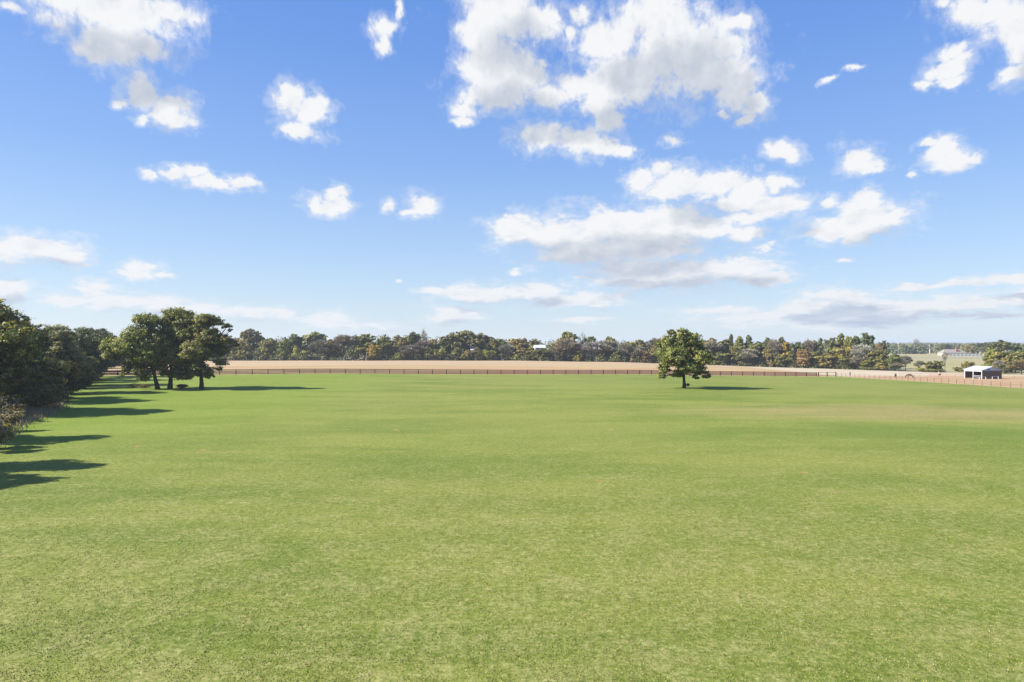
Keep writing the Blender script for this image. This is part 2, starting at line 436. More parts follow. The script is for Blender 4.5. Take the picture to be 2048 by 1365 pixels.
hero_tree('oak_tree', p + Vector((0, 1.2, 0)), lob, (.3,0,6.2), .40, 64000, .19, 33, (.155,.162,.054),
          'middle and tallest of the three clustered oaks, domed crown with sky gaps', 'tree', OAK_G, hollow=.3, clump=.24, per=26, holes=.58)
p = hit(403, 779)
lob = px_lobes(403, 779, p.y, [(412,640,20,11),(428,645,16,12),(398,655,18,14),(410,672,24,16),(430,682,16,14),(455,654,10,6),(462,662,6,5),(455,682,14,12),(468,690,8,8),(398,695,22,18),(428,708,18,12),(445,726,14,9),(440,738,8,7),(392,728,12,12),(412,752,12,10),(388,748,12,12),(405,735,16,12),(418,742,14,10),(396,715,20,14),(440,700,14,12)], 13)
lob += [(0,-3.4,7.2,2.4,2.2,2.0),(1,3.4,8.4,2.4,2.2,2.0),(1,0,10.5,2.2,2.4,1.8)]
hero_tree('oak_tree', p, lob, (0,0,7.2), .36, 44000, .19, 44, (.160,.156,.058),
          'rightmost of the three clustered oaks, with a thin bough reaching out right', 'tree', OAK_G, bare=2600, hollow=.3, clump=.24, per=26, holes=.58)

# ------------------------------------------------------------------ woods along the left side: shared tree shapes, each tree a thing
def variant_lobes(seed, kind):
    r = random.Random(seed); L = []
    if kind == 'round':
        for i in range(11):
            a = r.uniform(0, 6.28); q = r.uniform(.08, .30)
            z = r.uniform(.42, .84); q *= 1.15 - abs(z-.6)
            L.append((math.cos(a)*q, math.sin(a)*q, z, r.uniform(.13, .20), r.uniform(.13, .20), r.uniform(.09, .14)))
        L += [(0, 0, .84, .19, .19, .13), (0, 0, .6, .26, .26, .2), (.12, -.2, .32, .2, .2, .13), (-.18, -.1, .3, .2, .2, .13), (.1, .2, .33, .2, .2, .13)]
    elif kind == 'wide':
        for i in range(12):
            a = i*.52 + r.uniform(-.2, .2); q = r.uniform(.2, .38); z = r.uniform(.6, .84)
            L.append((math.cos(a)*q, math.sin(a)*q, z, r.uniform(.12, .18), r.uniform(.12, .18), r.uniform(.08, .11)))
        L += [(0, 0, .85, .24, .24, .12), (.05, 0, .66, .3, .3, .14), (-.1, .1, .45, .2, .2, .12), (.16, -.1, .42, .16, .16, .1)]
    elif kind == 'tall':
        for i in range(10):
            a = r.uniform(0, 6.28); z = .3+.062*i; q = r.uniform(.08, .24)*(1.2-z*.7)
            L.append((math.cos(a)*q, math.sin(a)*q, z, r.uniform(.15, .24), r.uniform(.15, .24), r.uniform(.08, .12)))
        L += [(0, 0, .9, .15, .15, .09), (0, 0, .72, .22, .22, .12), (0, 0, .5, .26, .26, .14)]
    elif kind == 'full':
        for i in range(12):
            a = r.uniform(0, 6.28); q = r.uniform(.1, .3); z = r.uniform(.16, .8)
            L.append((math.cos(a)*q, math.sin(a)*q, z, r.uniform(.14, .22), r.uniform(.14, .22), r.uniform(.10, .16)))
        L += [(0, 0, .84, .18, .18, .14), (0, 0, .5, .3, .3, .24), (0, 0, .22, .34, .34, .18)]
    elif kind == 'cone':
        for i in range(9):
            z = .12+.09*i; q = .36*(1-z)+.08
            L.append((r.uniform(-.04, .04), r.uniform(-.04, .04), z, q, q, .10))
    elif kind == 'pine':
        for i in range(9):
            a = r.uniform(0, 6.28); z = .42+.058*i; q = r.uniform(.1, .26)*(1.25-z)
            L.append((math.cos(a)*q, math.sin(a)*q, z, r.uniform(.15, .22)*(1.5-z), r.uniform(.15, .22)*(1.5-z), .06))
        L += [(0, 0, .93, .13, .13, .07)]
    elif kind == 'bare':
        for i in range(9):
            a = i*.75 + r.uniform(-.2, .2); q = r.uniform(.16, .3); z = r.uniform(.45, .78)
            L.append((math.cos(a)*q, math.sin(a)*q, z, .18, .18, .17))
        L += [(0, 0, .8, .2, .2, .18)]
    elif kind == 'shrub':
        for i in range(8):
            a = r.uniform(0, 6.28); q = r.uniform(.05, .28); z = r.uniform(.25, .72)
            L.append((math.cos(a)*q, math.sin(a)*q, z, .22, .22, .24))
    return L

VAR = {}
def make_variant(key, kind, seed, n, size, H=12.0, W=10.0, **kw):
    L = [(x*W, y*W, z*H, rx*W, ry*W, rz*H) for x, y, z, rx, ry, rz in variant_lobes(seed, kind)]
    pale = kind == 'bare'
    if pale: V, Fc, tone, Cc, li = twigs(L, n, size, seed, kw.get('width', .07))
    else: V, Fc, tone, Cc, li = crown(L, n, size, seed, floor=.1, **kw)
    cm = mesh_from('crown', V, Fc, M_leaf_bare if pale else M_leaf if key.startswith('near') else M_leaf_far, False, tone)
    mb = MB()
    fork = (0, 0, H*(.14 if kind in ('shrub', 'full') else .9 if kind in ('cone', 'pine') else .32))
    if kind == 'shrub':
        rnd = random.Random(seed)
        for i in range(6):
            c = Vector(L[i][:3]); mb.tube([(rnd.uniform(-.2, .2), rnd.uniform(-.2, .2), -.2), c*.5+Vector((0, 0, .2)), c], [.07, .05, .02], 5)
    else: limbs(mb, L, Cc, li, (0, 0, -.4), fork, .30 if not pale else .26, seed, 6 if pale else 2)
    tm = mb.mesh('trunk', M_bark_pale if pale else M_bark, True)
    VAR[key] = (cm, tm, H, W)
def place(key, name, loc, h, w, rz, color, label, cat, group):
    cm, tm, H, W = VAR[key]
    t = empty(name, loc, rz, label, cat, group)
    t.scale = (w/W, w/W, h/H)
    c = link(bpy.data.objects.new('crown', cm), t); c.color = (*color, 1)
    link(bpy.data.objects.new('stems' if key.startswith('shrub') else 'trunk', tm), t)
    return t

for i in range(4): make_variant(f'near{i}', 'full' if i % 2 else 'round', 300+i, 44000, .185, 14, 12, hollow=.4, clump=.24)
for i in range(3): make_variant(f'nearshrub{i}', 'shrub', 340+i, 7000, .13, 3, 4.5, hollow=.2, clump=.4)
make_variant('nearbare', 'bare', 350, 9000, .55, 4, 6, width=.045)

WG = 'trees of the wood along the left edge of the field'
DKG, OLV, GRG = (.130,.132,.048), (.185,.178,.060), (.172,.168,.088)
# x, y, height, width, variant, colour, label
LEFT = [
 (-76, 88, 15.4, 15, 0, OLV, 'large rounded olive oak, nearest and tallest of the left wood at the photo edge'),
 (-84.5, 104, 13.2, 13.5, 1, (.085,.095,.038), 'dark dome-topped oak right behind the nearest tree of the left wood'),
 (-72.5, 92, 7.5, 9.5, 3, DKG, 'low dark leafy tree filling the foot of the left wood below the tallest oak'),
 (-88.5, 124, 12.8, 13.5, 2, GRG, 'grey-green tree in the middle of the left wood, beside the dark dome-topped oak'),
 (-82.5, 112, 6.8, 9, 1, (.07,.065,.03), 'low brownish understorey tree at the front of the left wood'),
 (-97.5, 146, 12.8, 14.5, 3, (.085,.10,.05), 'broad green tree of the left wood, just before the pale twiggy one'),
 (-93, 137, 8.0, 9.5, 0, DKG, 'dark lower tree at the field edge under the broad green tree'),
 (-107, 166, 13.4, 14, 2, (.13,.135,.09), 'pale grey-green tree with twiggy top near the end of the left wood'),
 (-103, 158, 8.0, 10, 3, DKG, 'dark short tree beside the field in front of the pale twiggy tree'),
 (-113, 184, 13.6, 14, 0, (.075,.085,.04), 'dark round tree at the far end of the left wood by the fence'),
 (-112, 174, 8.0, 9, 1, (.06,.07,.035), 'small dark tree in front of the last round tree of the left wood'),
 (-126, 205, 13.5, 15, 1, (.08,.085,.045), 'dark tree beyond the fence, seen left of the three clustered oaks'),
 (-101, 98, 15.0, 15, 2, DKG, 'dark tree deep in the left wood behind the tallest oak'),
 (-112, 128, 14.0, 16, 0, DKG, 'dark tree deep in the left wood behind its middle'),
 (-85, 76, 15.5, 15, 3, OLV, 'olive tree at the very left photo edge beside the tallest oak of the wood'),
 (-125, 160, 13.5, 16, 1, GRG, 'grey-green tree deep in the left wood near its far end'),
 (-134, 224, 10.5, 13, 3, (.075,.085,.05), 'dim grey-green tree behind the fence glimpsed under the left oak boughs'),
 (-152, 247, 13.0, 15, 2, (.08,.085,.05), 'taller dim tree behind the fence above the one under the oak boughs'),
 (-128, 236, 8.0, 12, 1, (.09,.10,.06), 'pale leafy tree beyond the fence between left wood and the clustered oaks'),
 # out of frame to the left, their shadows fall into the picture
 (-46.0, 48.3, 11.4, 7.5, 0, DKG, 'tree outside the frame, its shadow reaches furthest across the near grass'),
 (-42.5, 43.0, 8.5, 7, 1, DKG, 'smaller tree just outside the frame nearest the camera'),
 (-57.0, 62.5, 12.5, 9, 2, OLV, 'tree just outside the frame beside the pale roadside bushes'),
]
rnd = random.Random(5)
for x, y, h, w, v, col, lab in LEFT:
    if x > -61 and y < 65: pass
    else: x += float(np.interp(y, [88, 100, 120, 150, 180, 205], [8.5, 8, 6, 4, 2, 1]))
    place(f'near{v}', 'oak_tree', (x, y, zg(x, y)), h, w, rnd.uniform(0, 6.28), col, lab, 'tree', WG)
SH = [
 (-52.0, 70, 2.2, 3.6, 0, (.20,.17,.10), 'pale dry bush at the left photo edge, just beyond the big grey-yellow one'),
 (-44.6, 58.8, 2.6, 3.4, 1, (.19,.17,.10), 'large pale grey-yellow bush at the left photo edge between two shadows'),
 (-60, 80, 1.5, 5.0, 2, (.30,.23,.14), 'low straw-coloured bush on the tan dead grass by the left wood'),
 (-61, 83, 2.8, 5.5, 0, (.13,.11,.06), 'brown-grey bush at the foot of the nearest tree of the left wood'),
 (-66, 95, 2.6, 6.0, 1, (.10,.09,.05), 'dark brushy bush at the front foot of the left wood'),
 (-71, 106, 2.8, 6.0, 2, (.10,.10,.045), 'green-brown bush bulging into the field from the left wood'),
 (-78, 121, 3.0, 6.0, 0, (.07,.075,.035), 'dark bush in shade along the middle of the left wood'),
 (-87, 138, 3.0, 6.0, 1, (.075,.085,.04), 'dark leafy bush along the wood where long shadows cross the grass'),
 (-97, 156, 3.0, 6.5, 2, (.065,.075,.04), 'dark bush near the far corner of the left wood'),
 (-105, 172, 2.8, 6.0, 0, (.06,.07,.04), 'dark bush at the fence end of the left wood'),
]
for x, y, h, w, v, col, lab in SH:
    t = place(f'nearshrub{v}', 'bush', (x, y, zg(x, y)), h, w, rnd.uniform(0, 6.28), col, lab, 'bush', 'bushes along the foot of the left wood')
t = place('nearbare', 'bare_bush', (-43.8, 56.6, 0), 2.8, 3.0, .3, (.30,.26,.22), 'leafless grey bush with long bare twigs before the big grey-yellow bush', 'bush', None)
p = hit(296, 777)
for k, (du, lab) in enumerate([(262, 'small low bush in the grass left of the clustered oaks'), (283, 'straggly low bush touching the leaning oak trunk'), (358, 'small bush between the middle and right oak trunks')]):
    q = hit(du, 777); place(f'nearshrub{k}', 'bush', q + Vector((0, 1, 0)), .9, 3.2, k, (.13,.11,.05), lab, 'bush', 'low bushes under the three oaks')
q = hit(1376, 777); place('nearbare', 'sapling', q, 1.0, .9, 1, (.20,.21,.10), 'thin sapling growing at the foot of the lone oak', 'sapling', None)

# ------------------------------------------------------------------ the far tree line behind the bare field
for i in range(3): make_variant(f'o{i}', 'round', 400+i, 6500, .50, 13, 11, hollow=.4, clump=.26, per=20)
for i in range(2): make_variant(f'w{i}', 'wide', 410+i, 6000, .48, 13, 12, hollow=.4, clump=.24, per=20)
for i in range(2): make_variant(f't{i}', 'tall', 420+i, 5000, .45, 14, 8, hollow=.35, clump=.28, per=18)
for i in range(3): make_variant(f'f{i}', 'full', 430+i, 7500, .46, 11, 10, hollow=.35, clump=.28, per=20)
for i in range(2): make_variant(f'c{i}', 'cone', 440+i, 4500, .40, 8, 6, hollow=.4, clump=.35, per=16)
for i in range(2): make_variant(f'p{i}', 'pine', 450+i, 4600, .45, 14, 6, hollow=.3, clump=.45, per=14, ragged=.3)
for i in range(3): make_variant(f'b{i}', 'bare', 460+i, 9000, 1.15, 11, 10, width=.085)
for i in range(3): make_variant(f'shrub{i}', 'shrub', 470+i, 3000, .36, 5, 6, hollow=.3, clump=.4, per=14)
COL0 = dict(d=(.060,.072,.034), g=(.082,.105,.040), o=(.125,.125,.048), s=(.110,.115,.055), l=(.17,.195,.05), y=(.40,.28,.05), m=(.165,.145,.055),
           n=(.17,.115,.05), b=(.30,.27,.22), k=(.33,.28,.24), h=(.46,.44,.40), r=(.20,.125,.09), p=(.060,.088,.048), t=(.165,.135,.075), v=(.21,.22,.035))
FAR = '''
455 672 52 o n 8 oak with russet tinge just right of the three clustered oaks
486 680 42 f m 4 yellow-orange bushy tree under the umbrella-shaped oak
502 657 44 w s 12 tall grey-green umbrella-shaped oak standing above the trees beside it
541 675 38 f o 6 olive tree just right of the umbrella-shaped oak
562 680 34 f l 4 light olive tree left of two bright low bushes
590 666 38 o d 10 dark green oak left of the broad grey-green one with pale bushes below
592 692 20 s l 0 bright green low bush, left of a pair under a dark oak
606 700 18 s l -1 bright green low bush, right of a pair under a dark oak
628 663 60 w s 14 broad grey-green oak on the skyline between dark oak and bare grey trees
640 682 36 b b 5 bare grey-brown tree below the broad grey-green oak
664 678 38 f o 7 olive-grey tree between two bare trees left of the golden one
688 673 50 b k 8 wide pinkish-grey bare tree left of the golden tree
704 697 22 s g 0 green bush at the foot of the pinkish bare tree
716 690 28 f s 2 greyish leafy small tree just left of the golden tree
731 667 46 o o 11 dark olive oak standing behind the golden tree
746 688 32 f y 1 golden yellow tree, the brightest in the whole tree line
770 671 42 f o 8 yellow-olive tree just right of the golden tree
796 669 38 o t 9 brownish oak right of the yellow-olive tree
816 672 22 t v 9 yellow-green slender side of a skyline oak left of the dead snag
827 663 34 o d 12 dark oak crest on the skyline left of the dead snag
819 692 34 b b 1 bare dark-grey brush tree below the skyline oak
802 703 20 s l 0 lime green bush under the brownish oak
847 662 20 b b 10 thin dead snag poking above the tree line left of the big twin oaks
843 684 38 b k 5 pinkish bare tree under the dead snag
866 676 38 f m 8 yellow-tan tree left of the big twin oaks
858 694 28 f d 1 dark low tree under the yellow-tan one
879 694 24 s v 0 yellow-green bush before the left foot of the big twin oaks
905 664 46 o s 12 left one of the big twin grey-green oaks
933 660 48 w s 12 middle crown of the big grey-green oak group, highest of it
962 665 48 o s 11 right shoulder of the big grey-green oak group
914 694 28 f s 2 grey bushy tree at the foot of the left twin oak
932 698 20 s m 0 tan olive bush under the middle of the big oak group
954 694 28 f o 1 light olive small tree left of the round lime bush
979 697 28 s v 0 round lime-yellow bush, the roundest in the tree line
988 674 36 f o 9 olive tree right of the big oak group
1006 678 26 o d 10 dark olive tree above the grey bare brush
1013 690 26 b b 3 grey bare tree right of the round lime bush
1001 705 20 s d 0 dark bush right of the round lime bush
1041 674 46 f t 8 wide brownish-olive tree left of the white shed roof
1030 708 16 s l 0 small bright green bush at the foot of the brownish-olive tree
1070 677 26 o t 22 dark brown oak on the skyline behind the white shed roof
1062 694 28 f o 3 olive leafy tree just left of the white shed roof
1084 696 40 f s 2 grey-green tree in front of the white shed roof
1108 697 26 b b 2 bare brown tree right of the white shed roof
1120 676 30 o n 11 orange-tinged tree at the left of the skyline hump
1134 661 40 o o 13 tall green-gold tree forming the skyline hump
1137 680 46 b b 4 grey bare tree with a clear dark trunk below the skyline hump
1166 668 16 b b 16 thin grey bare treetop right of the skyline hump
1182 672 30 o d 14 dark green tree on the skyline above the whitish bare one
1180 686 42 b h 3 whitish bare sycamore-like tree, the palest in the line
1156 701 18 s m 0 tan-yellow bush left of the whitish bare tree
1200 698 20 c o 0 small olive conical tree right of the whitish bare one
1218 671 26 o l 20 bright green treetop on the skyline right of the whitish tree
1215 684 38 b k 6 pinkish-grey bare tree below the bright green treetop
1234 701 28 c d 0 dark green cedar with yellowish flank at the field edge
1250 689 32 b b 4 grey bare tree behind the dark cedar
1257 681 38 f t 8 tan-brown tree between cedar and lone oak
1279 677 38 f o 9 olive-green tree left of the lone oak
1276 694 28 b b 2 low grey bare tree left of the lone oak
1291 701 20 f n 0 small orange-green tree near the lone oak, left side
1311 679 44 b k 8 pinkish bare tree partly behind the lone oak, left side
1306 692 24 f m 2 yellow-orange tree touching the lone oak outline, left side
1345 684 44 o o 8 olive tree hidden behind the lone oak
1393 682 34 f s 8 grey-green tree hidden behind the right of the lone oak
1423 675 42 o t 12 brown-olive oak on the skyline right of the lone oak
1425 686 40 b b 5 grey bare tree right beside the lone oak crown
1452 678 40 o g 11 green oak left of the first pine tips
1462 670 14 p p 22 first small pine tip above the line right of the lone oak
1480 674 22 p l 20 bright green pine tip, second right of the lone oak
1498 672 20 p p 20 dark pine tip, third right of the lone oak
1440 702 42 f s 2 olive-grey leafy tree at the field edge right of the lone oak
1470 690 40 f o 6 olive tree below the pine tips
1496 700 38 b k 1 round pinkish-grey bare tree at the field edge below pine tips
1483 722 14 s g -1 dark green low bush at the foot of the round bare tree
1516 682 38 o g 10 dark green oak right of the third pine tip
1536 677 22 p p 18 pine tip between the dark green oak and the slim yellow tree
1538 696 32 f m 3 olive-gold tree left of the dark cedar pair
1550 682 26 b k 14 pinkish bare tree behind, left of the slim yellow tree
1572 683 26 t y 12 slim yellow tree rising among pines right of the olive-gold one
1563 676 20 p p 24 dark pine standing behind the slim yellow tree
1596 683 26 o p 14 round dark green tree right of the slim yellow one
1584 703 24 c d 1 dark conical cedar left of the russet tree
1562 708 30 f o 0 olive bush-like tree left of the dark conical cedar
1606 700 30 f r 0 russet pink tree at the field edge, the reddest in the line
1602 695 24 f n 4 orange-olive crown just above the russet tree
1616 683 28 b b 18 grey bare treetop behind the russet tree
1629 682 20 p g 20 green pine left of the slender dark pine
1641 677 16 p p 20 slender dark pine left of the tall pine group
1632 701 34 f s 3 grey-green tree right of the russet tree
1655 707 46 f o 0 broad dark olive-orange tree at the field edge by the fence end
1665 674 30 o s 16 grey-green tree at the left of the tall pine group
1681 669 24 p p 20 dark pine in the left of the tall pine group
1697 671 26 o l 18 bright green crown in the middle of the tall pine group
1712 674 24 p p 18 dark green pine right of the bright crown in the pine group
1730 667 26 p p 18 tallest pine at the right of the pine group
1743 672 22 p p 20 rightmost pine of the tall pine group
1692 688 40 f m 8 olive-yellow tree under the pine group
1690 712 38 f d 0 dark green low tree by the field edge under the pine group
1726 692 38 b h 6 grey-white bare tree with pale trunk under the tallest pine
1714 713 26 b k 0 pale leaning bare tree at the field edge
1736 718 30 f v 0 bright green bushy tree at the field edge under the pale bare tree
1756 698 38 f o 5 olive-brown tree right of the pine group
1756 688 18 b r 20 reddish bare treetop behind the olive-brown tree
1768 680 18 o p 60 dark green tree standing apart right of the pine group
1790 707 32 f g 2 green tree at the edge of the open pasture
1766 724 26 s m 0 pale yellow bush at the field edge by the open pasture
1811 713 20 b b 2 grey bare tree left of the grazing horse against the pasture
1795 727 24 b b -3 low pale bare brush behind the dark standing horse
1838 722 20 b b 0 small grey bare tree above the grazing horse
1860 722 18 f o 0 olive small tree in the pasture left of the dead snag
1874 720 22 f s 0 grey-green small tree beside the dead snag in the pasture
1890 704 12 b b -2 thin leafless snag standing alone before the pasture fence
1848 735 26 s v -4 yellow-green hedge-like bush behind the paddock, left piece
1868 737 20 s l -5 yellow-green hedge-like bush behind the paddock, right piece
1881 738 16 s d -5 dark bush at the foot of the dead snag
1918 733 20 s o -4 round olive bush in the pasture left of the shed
1938 720 20 s o 14 round dark-olive bush peeking above the shed roof, left end
1984 697 40 f v 30 yellow-green tree behind the right of the shed roof
2004 700 40 f m 24 gold-olive tree right of the yellow-green tree behind the shed
2030 701 44 f o 24 brown-olive tree at the right photo edge behind the shed
2010 727 24 f d 8 dark green round tree just right of the shed
1999 722 20 b b 18 bare brush among the trees right of the shed
2042 722 44 b t -34 brown round leafless tree with short trunk in the paddock at the right photo edge
1890 687 26 o d 640 dark round oak beside the distant house
1955 686 44 o s 600 grey-green oaks clump tree right of the distant house
1938 690 22 f m 560 yellowish tree right of the house chimney
1975 684 34 o p 560 dark green tree on the right skyline above the white wall
2001 679 42 o g 160 tall green tree on the right skyline above the yellow-green one
2032 686 34 o p 170 dark green tree on the skyline above the pale barn at the photo edge
1833 679 14 b b 760 lone leafless tree on the horizon above the far white fence
1775 690 22 f m 800 orange-olive tree beyond the far white fence, left end
1800 694 22 f n 820 rust-brown bush row tree beyond the far white fence
1850 693 24 f t 820 reddish tree beyond the far white fence by the pale pole
'''
COL = {k: (v[0]*1.45, v[1]*1.32, v[2]*1.0) if k not in 'yhvbk' else v for k, v in COL0.items()}
COL = {k: tuple((a*.60+b*.40)*1.22 for a, b in zip(v, (.125, .128, .052))) if k not in 'yh' else tuple(a*.8+b*.2 for a, b in zip(v, (.125, .128, .052))) for k, v in COL.items()}
make_variant('snag', 'bare', 490, 700, 1.3, 11, 10, width=.06)
NAMES = dict(o='oak_tree', w='oak_tree', t='slender_tree', f='leafy_tree', c='cedar_tree', p='pine_tree', b='bare_tree', s='bush')
rnd = random.Random(77)
for line in FAR.strip().splitlines():
    u, top, w, k, c, off, lab = line.split(None, 6)
    u, top, w, off = float(u), float(top), float(w), float(off)
    y = 350.0
    for _ in range(12): y = float(edge_y((u-CX)*y/F)) + 7 + off
    x = (u-CX)*y/F; z = zg(x, y)
    h = (CAMZ - (top-HOR)*y/F) - z
    if k == 'b': h *= 1.06
    wm = w*y/F*(1.5 if k == 'p' else 1.3)
    n = {'o': 3, 'w': 2, 't': 2, 'f': 3, 'c': 2, 'p': 2, 'b': 3, 's': 3}[k]
    key = ('shrub' if k == 's' else k) + str(rnd.randrange(n))
    if k == 'b' and w <= 20 and top < 706: key = 'snag'
    jit = rnd.uniform(.9, 1.1)
    col = tuple(q*jit*rnd.uniform(.95, 1.05) for q in COL[c])
    place(key, NAMES[k], (x, y, z-.1), h, wm, rnd.uniform(0, 6.28), col, lab, 'bush' if k == 's' else 'tree',
          'bushes along the far tree line' if k == 's' else 'trees of the far tree line')

# understorey that fills the foot of the tree line, and woods that read as one mass
def mass(name, pts, n_per, size, cols, seed, label, cat, hmul=1.0):
    rng = np.random.default_rng(seed); Vs = []; Ts = []
    for (x, y, z, r, h) in pts:
        m = n_per
        d = rng.normal(size=(m, 3)); d /= np.linalg.norm(d, axis=1, keepdims=True); d[:, 2] = np.abs(d[:, 2])
        q = rng.uniform(.45, 1.05, (m, 1))
        P = np.array([x, y, z]) + d*q*np.array([r, r, h]) + rng.normal(size=(m, 3))*size*.5
        P[:, 2] = np.maximum(P[:, 2], z+.05)
        N = d + rng.normal(size=(m, 3))*.6 + np.array([0, 0, .3])
        V, _ = leaf_quads(P, N, size, rng); Vs.append(V)
        c = np.array(cols[rng.integers(len(cols))])*rng.uniform(.75, 1.25)*G
        Ts.append(np.repeat(c[None]*rng.uniform(.5, 1.5, (m, 1)), 4, 0))
    V = np.concatenate(Vs); T = np.concatenate(Ts)
    def fn(nt, b):
        a = nt.new('ShaderNodeAttribute', attribute_name='tone'); nt.l.new(a.outputs['Color'], b.inputs['Base Color'])
    o = link(bpy.data.objects.new(name, mesh_from(name, V, np.arange(len(V)).reshape(-1, 4), material(name+'_leaves', fn, .7, .15), False, T)))
    tag(o, label, cat, kind='stuff'); return o
rnd = random.Random(9); pts = []
x = -165.0
while x < 186:
    e = float(edge_y(x))
    for k in range(3):
        y = e + 5 + rnd.uniform(-1, 16); pts.append((x+rnd.uniform(-1, 1), y, zg(x, y)-.2, rnd.uniform(1.2, 2.8), rnd.uniform(1.6, 4.2) + (y-e)*.12))
    x += rnd.uniform(.8, 1.6)
mass('undergrowth', pts, 70, .42, [COL['d'], COL['g'], COL['o'], COL['s'], COL['b'], COL['t'], (.1,.08,.06), COL['d']], 5, 'tangled brush filling the foot of the far tree line', 'undergrowth')
pts = []
for k in range(200):
    y = rnd.uniform(55, 200); x = -np.interp(y, [50, 76, 110, 181, 205], [48, 63, 79, 116, 124]) - rnd.uniform(2, 14); pts.append((x, y, zg(x, y)-.2, rnd.uniform(1.5, 3), rnd.uniform(1.2, 4)))
mass('wood_floor_brush', pts, 90, .30, [COL['d'], COL['g'], (.11,.09,.06), COL['s']], 6, 'dark brush growing under the trees of the left wood', 'undergrowth')
pts = []
for k in range(520):
    y = rnd.uniform(400, 640); u = rnd.uniform(150, 1760); x = (u-CX)*y/F
    top = np.interp(u, [150,480,640,760,900,1000,1150,1300,1500,1650,1760], [672,676,672,671,672,678,680,681,684,683,690]) + rnd.uniform(0, 4)
    z = zg(x, y); h = (CAMZ-(top-HOR)*y/F) - z; pts.append((x, y, z, rnd.uniform(4, 7), max(3, h)))
mass('background_woods', pts, 330, .75, [COL['d'], COL['o'], COL['s'], COL['b'], COL['t'], COL['g'], COL['d']], 7, 'continuous woods behind the far tree line', 'woods')
pts = []
for k in range(1900):
    y = 900*(4.2**rnd.random()); u = rnd.uniform(1600, 2250) if rnd.random() < .6 else rnd.uniform(-200, 1700); x = (u-CX)*y/F
    z = -4.5; top = np.interp(y, [900, 1400, 3800], [690.5, 687, 684.6]) + rnd.uniform(-.6, 1.2)
    h = (CAMZ-(top-HOR)*y/F) - z; pts.append((x, y, z, rnd.uniform(8, 16)*y/1400, h))
mass('horizon_woods', pts, 210, 1.7, [COL['d'], COL['s'], COL['p'], COL['g'], COL['o']], 8, 'low bands of woods along the horizon beyond the pastures', 'woods')

# ------------------------------------------------------------------ fences
M_board = flat_mat('dark_brown_board', (.042,.026,.021), .15, 1.5, .7, .3)
M_pipe = flat_mat('rusty_pipe', (.19,.11,.08), .12, 4, .6, .35)
M_red = flat_mat('red_pipe', (.42,.13,.10), .1, 4, .6, .35)
M_white = flat_mat('white_paint', (.66,.67,.68), .05, 4, .5, .4)
def fence_line(name, path, spacing, post_h, post_w, rails, rail_h, rail_w, mat, label, cat='fence', cap=None, rnd_h=0.0):
    """path: polyline of (x,y); posts and rails follow the ground"""
    P = [Vector((a, b, 0)) for a, b in path]
    t = empty(name, (P[0].x, P[0].y, zg(P[0].x, P[0].y)), 0, label, cat)
    o0 = Vector(t.location)
    pm = MB(); pm.box(-post_w/2, post_w/2, -post_w/2, post_w/2, -.3, post_h)
    if cap: pm.box(-post_w*.6, post_w*.6, -post_w*.6, post_w*.6, post_h, post_h+cap)
    pme = pm.mesh('post', mat)
    pos = []
    for a, b in zip(P[:-1], P[1:]):
        n = max(1, round((b-a).length/spacing))
        for i in range(n): pos.append(a.lerp(b, i/n))
    pos.append(P[-1])
    for i, q in enumerate(pos):
        q.z = zg(q.x, q.y)
        d = (pos[min(i+1, len(pos)-1)]-pos[max(i-1, 0)])
        o = link(bpy.data.objects.new('post', pme), t); o.location = q - o0; o.rotation_euler = (rnd.uniform(-.01, .01), rnd.uniform(-.01, .01), math.atan2(d.y, d.x))
    for hgt in rails:
        m = MB()
        for a, b in zip(pos[:-1], pos[1:]):
            d = (b-a).normalized(); side = Vector((d.y, -d.x, 0)).normalized()*(post_w/2+rail_w/2+.003)
            if cap is None and rail_h < .08: side *= 0
            m.bar(a-o0+side+Vector((0, 0, hgt+rnd.uniform(-1, 1)*.012)), b-o0+side+Vector((0, 0, hgt+rnd.uniform(-1, 1)*.012))-d*.004, rail_w, rail_h)
        m.obj('rail', mat, t)
    return t
rnd = random.Random(3)
fy = lambda x: float(fence_y(x))
fence_line('board_fence', [(-124, fy(-124)), (112.5, fy(112.5))], 4.42, 1.50, .18, [.25, .63, 1.00, 1.38], .21, .05, M_board,
           'long dark brown four-board fence running across the whole far side of the green field', cap=.03)
fence_line('fence_brace', [(113.2, fy(113.2)), (120.6, fy(120.6))], 3.8, 1.55, .26, [.45, 1.48], .13, .10, M_board,
           'heavier brown two-bay brace with thick posts closing the right end of the board fence', cap=.03)
fence_line('pipe_fence', [(121, 254), (121.2, 225), (121.5, 190), (122, 140), (122.5, 100)], 3.3, 1.30, .075, [.45, .85, 1.24], .05, .05, M_pipe,
           'thin rust-brown pipe fence dividing the green field from the orange paddock')
a = hit(1700, 751.5)
m = MB(); m.tube([(0, 0, -.3), (0, 0, 1.25), (.01, 0, 1.35)], [.19, .18, .15], 10)
o = m.obj('gate_post', M_board, None, True); o.location = a; tag(o, 'short thick dark gate post standing alone just past the end of the board fence', 'post')
b1, b2, b3 = hit(1800, 753.5), hit(1860, 754.8), hit(1928, 756)
fence_line('paddock_fence', [(b1.x, b1.y), (b2.x, b2.y)], 3.4, 1.2, .07, [.6, 1.15], .05, .05, M_pipe, 'rusty pipe fence behind the grazing horse inside the paddock')
fence_line('red_pipe_fence', [(b2.x, b2.y), (b3.x, b3.y)], 2.6, 1.35, .08, [.3, .55, .8, 1.05, 1.3], .05, .05, M_red, 'red pipe corral fence just left of the white-roofed shed')
a1, a2 = hit(2003, 756.5), hit(2080, 758)
fence_line('corral_fence', [(a1.x, a1.y), (a2.x, a2.y)], 3.2, 1.2, .07, [.6, 1.15], .05, .05, M_pipe, 'rusty pipe fence right of the shed running out of the photo')
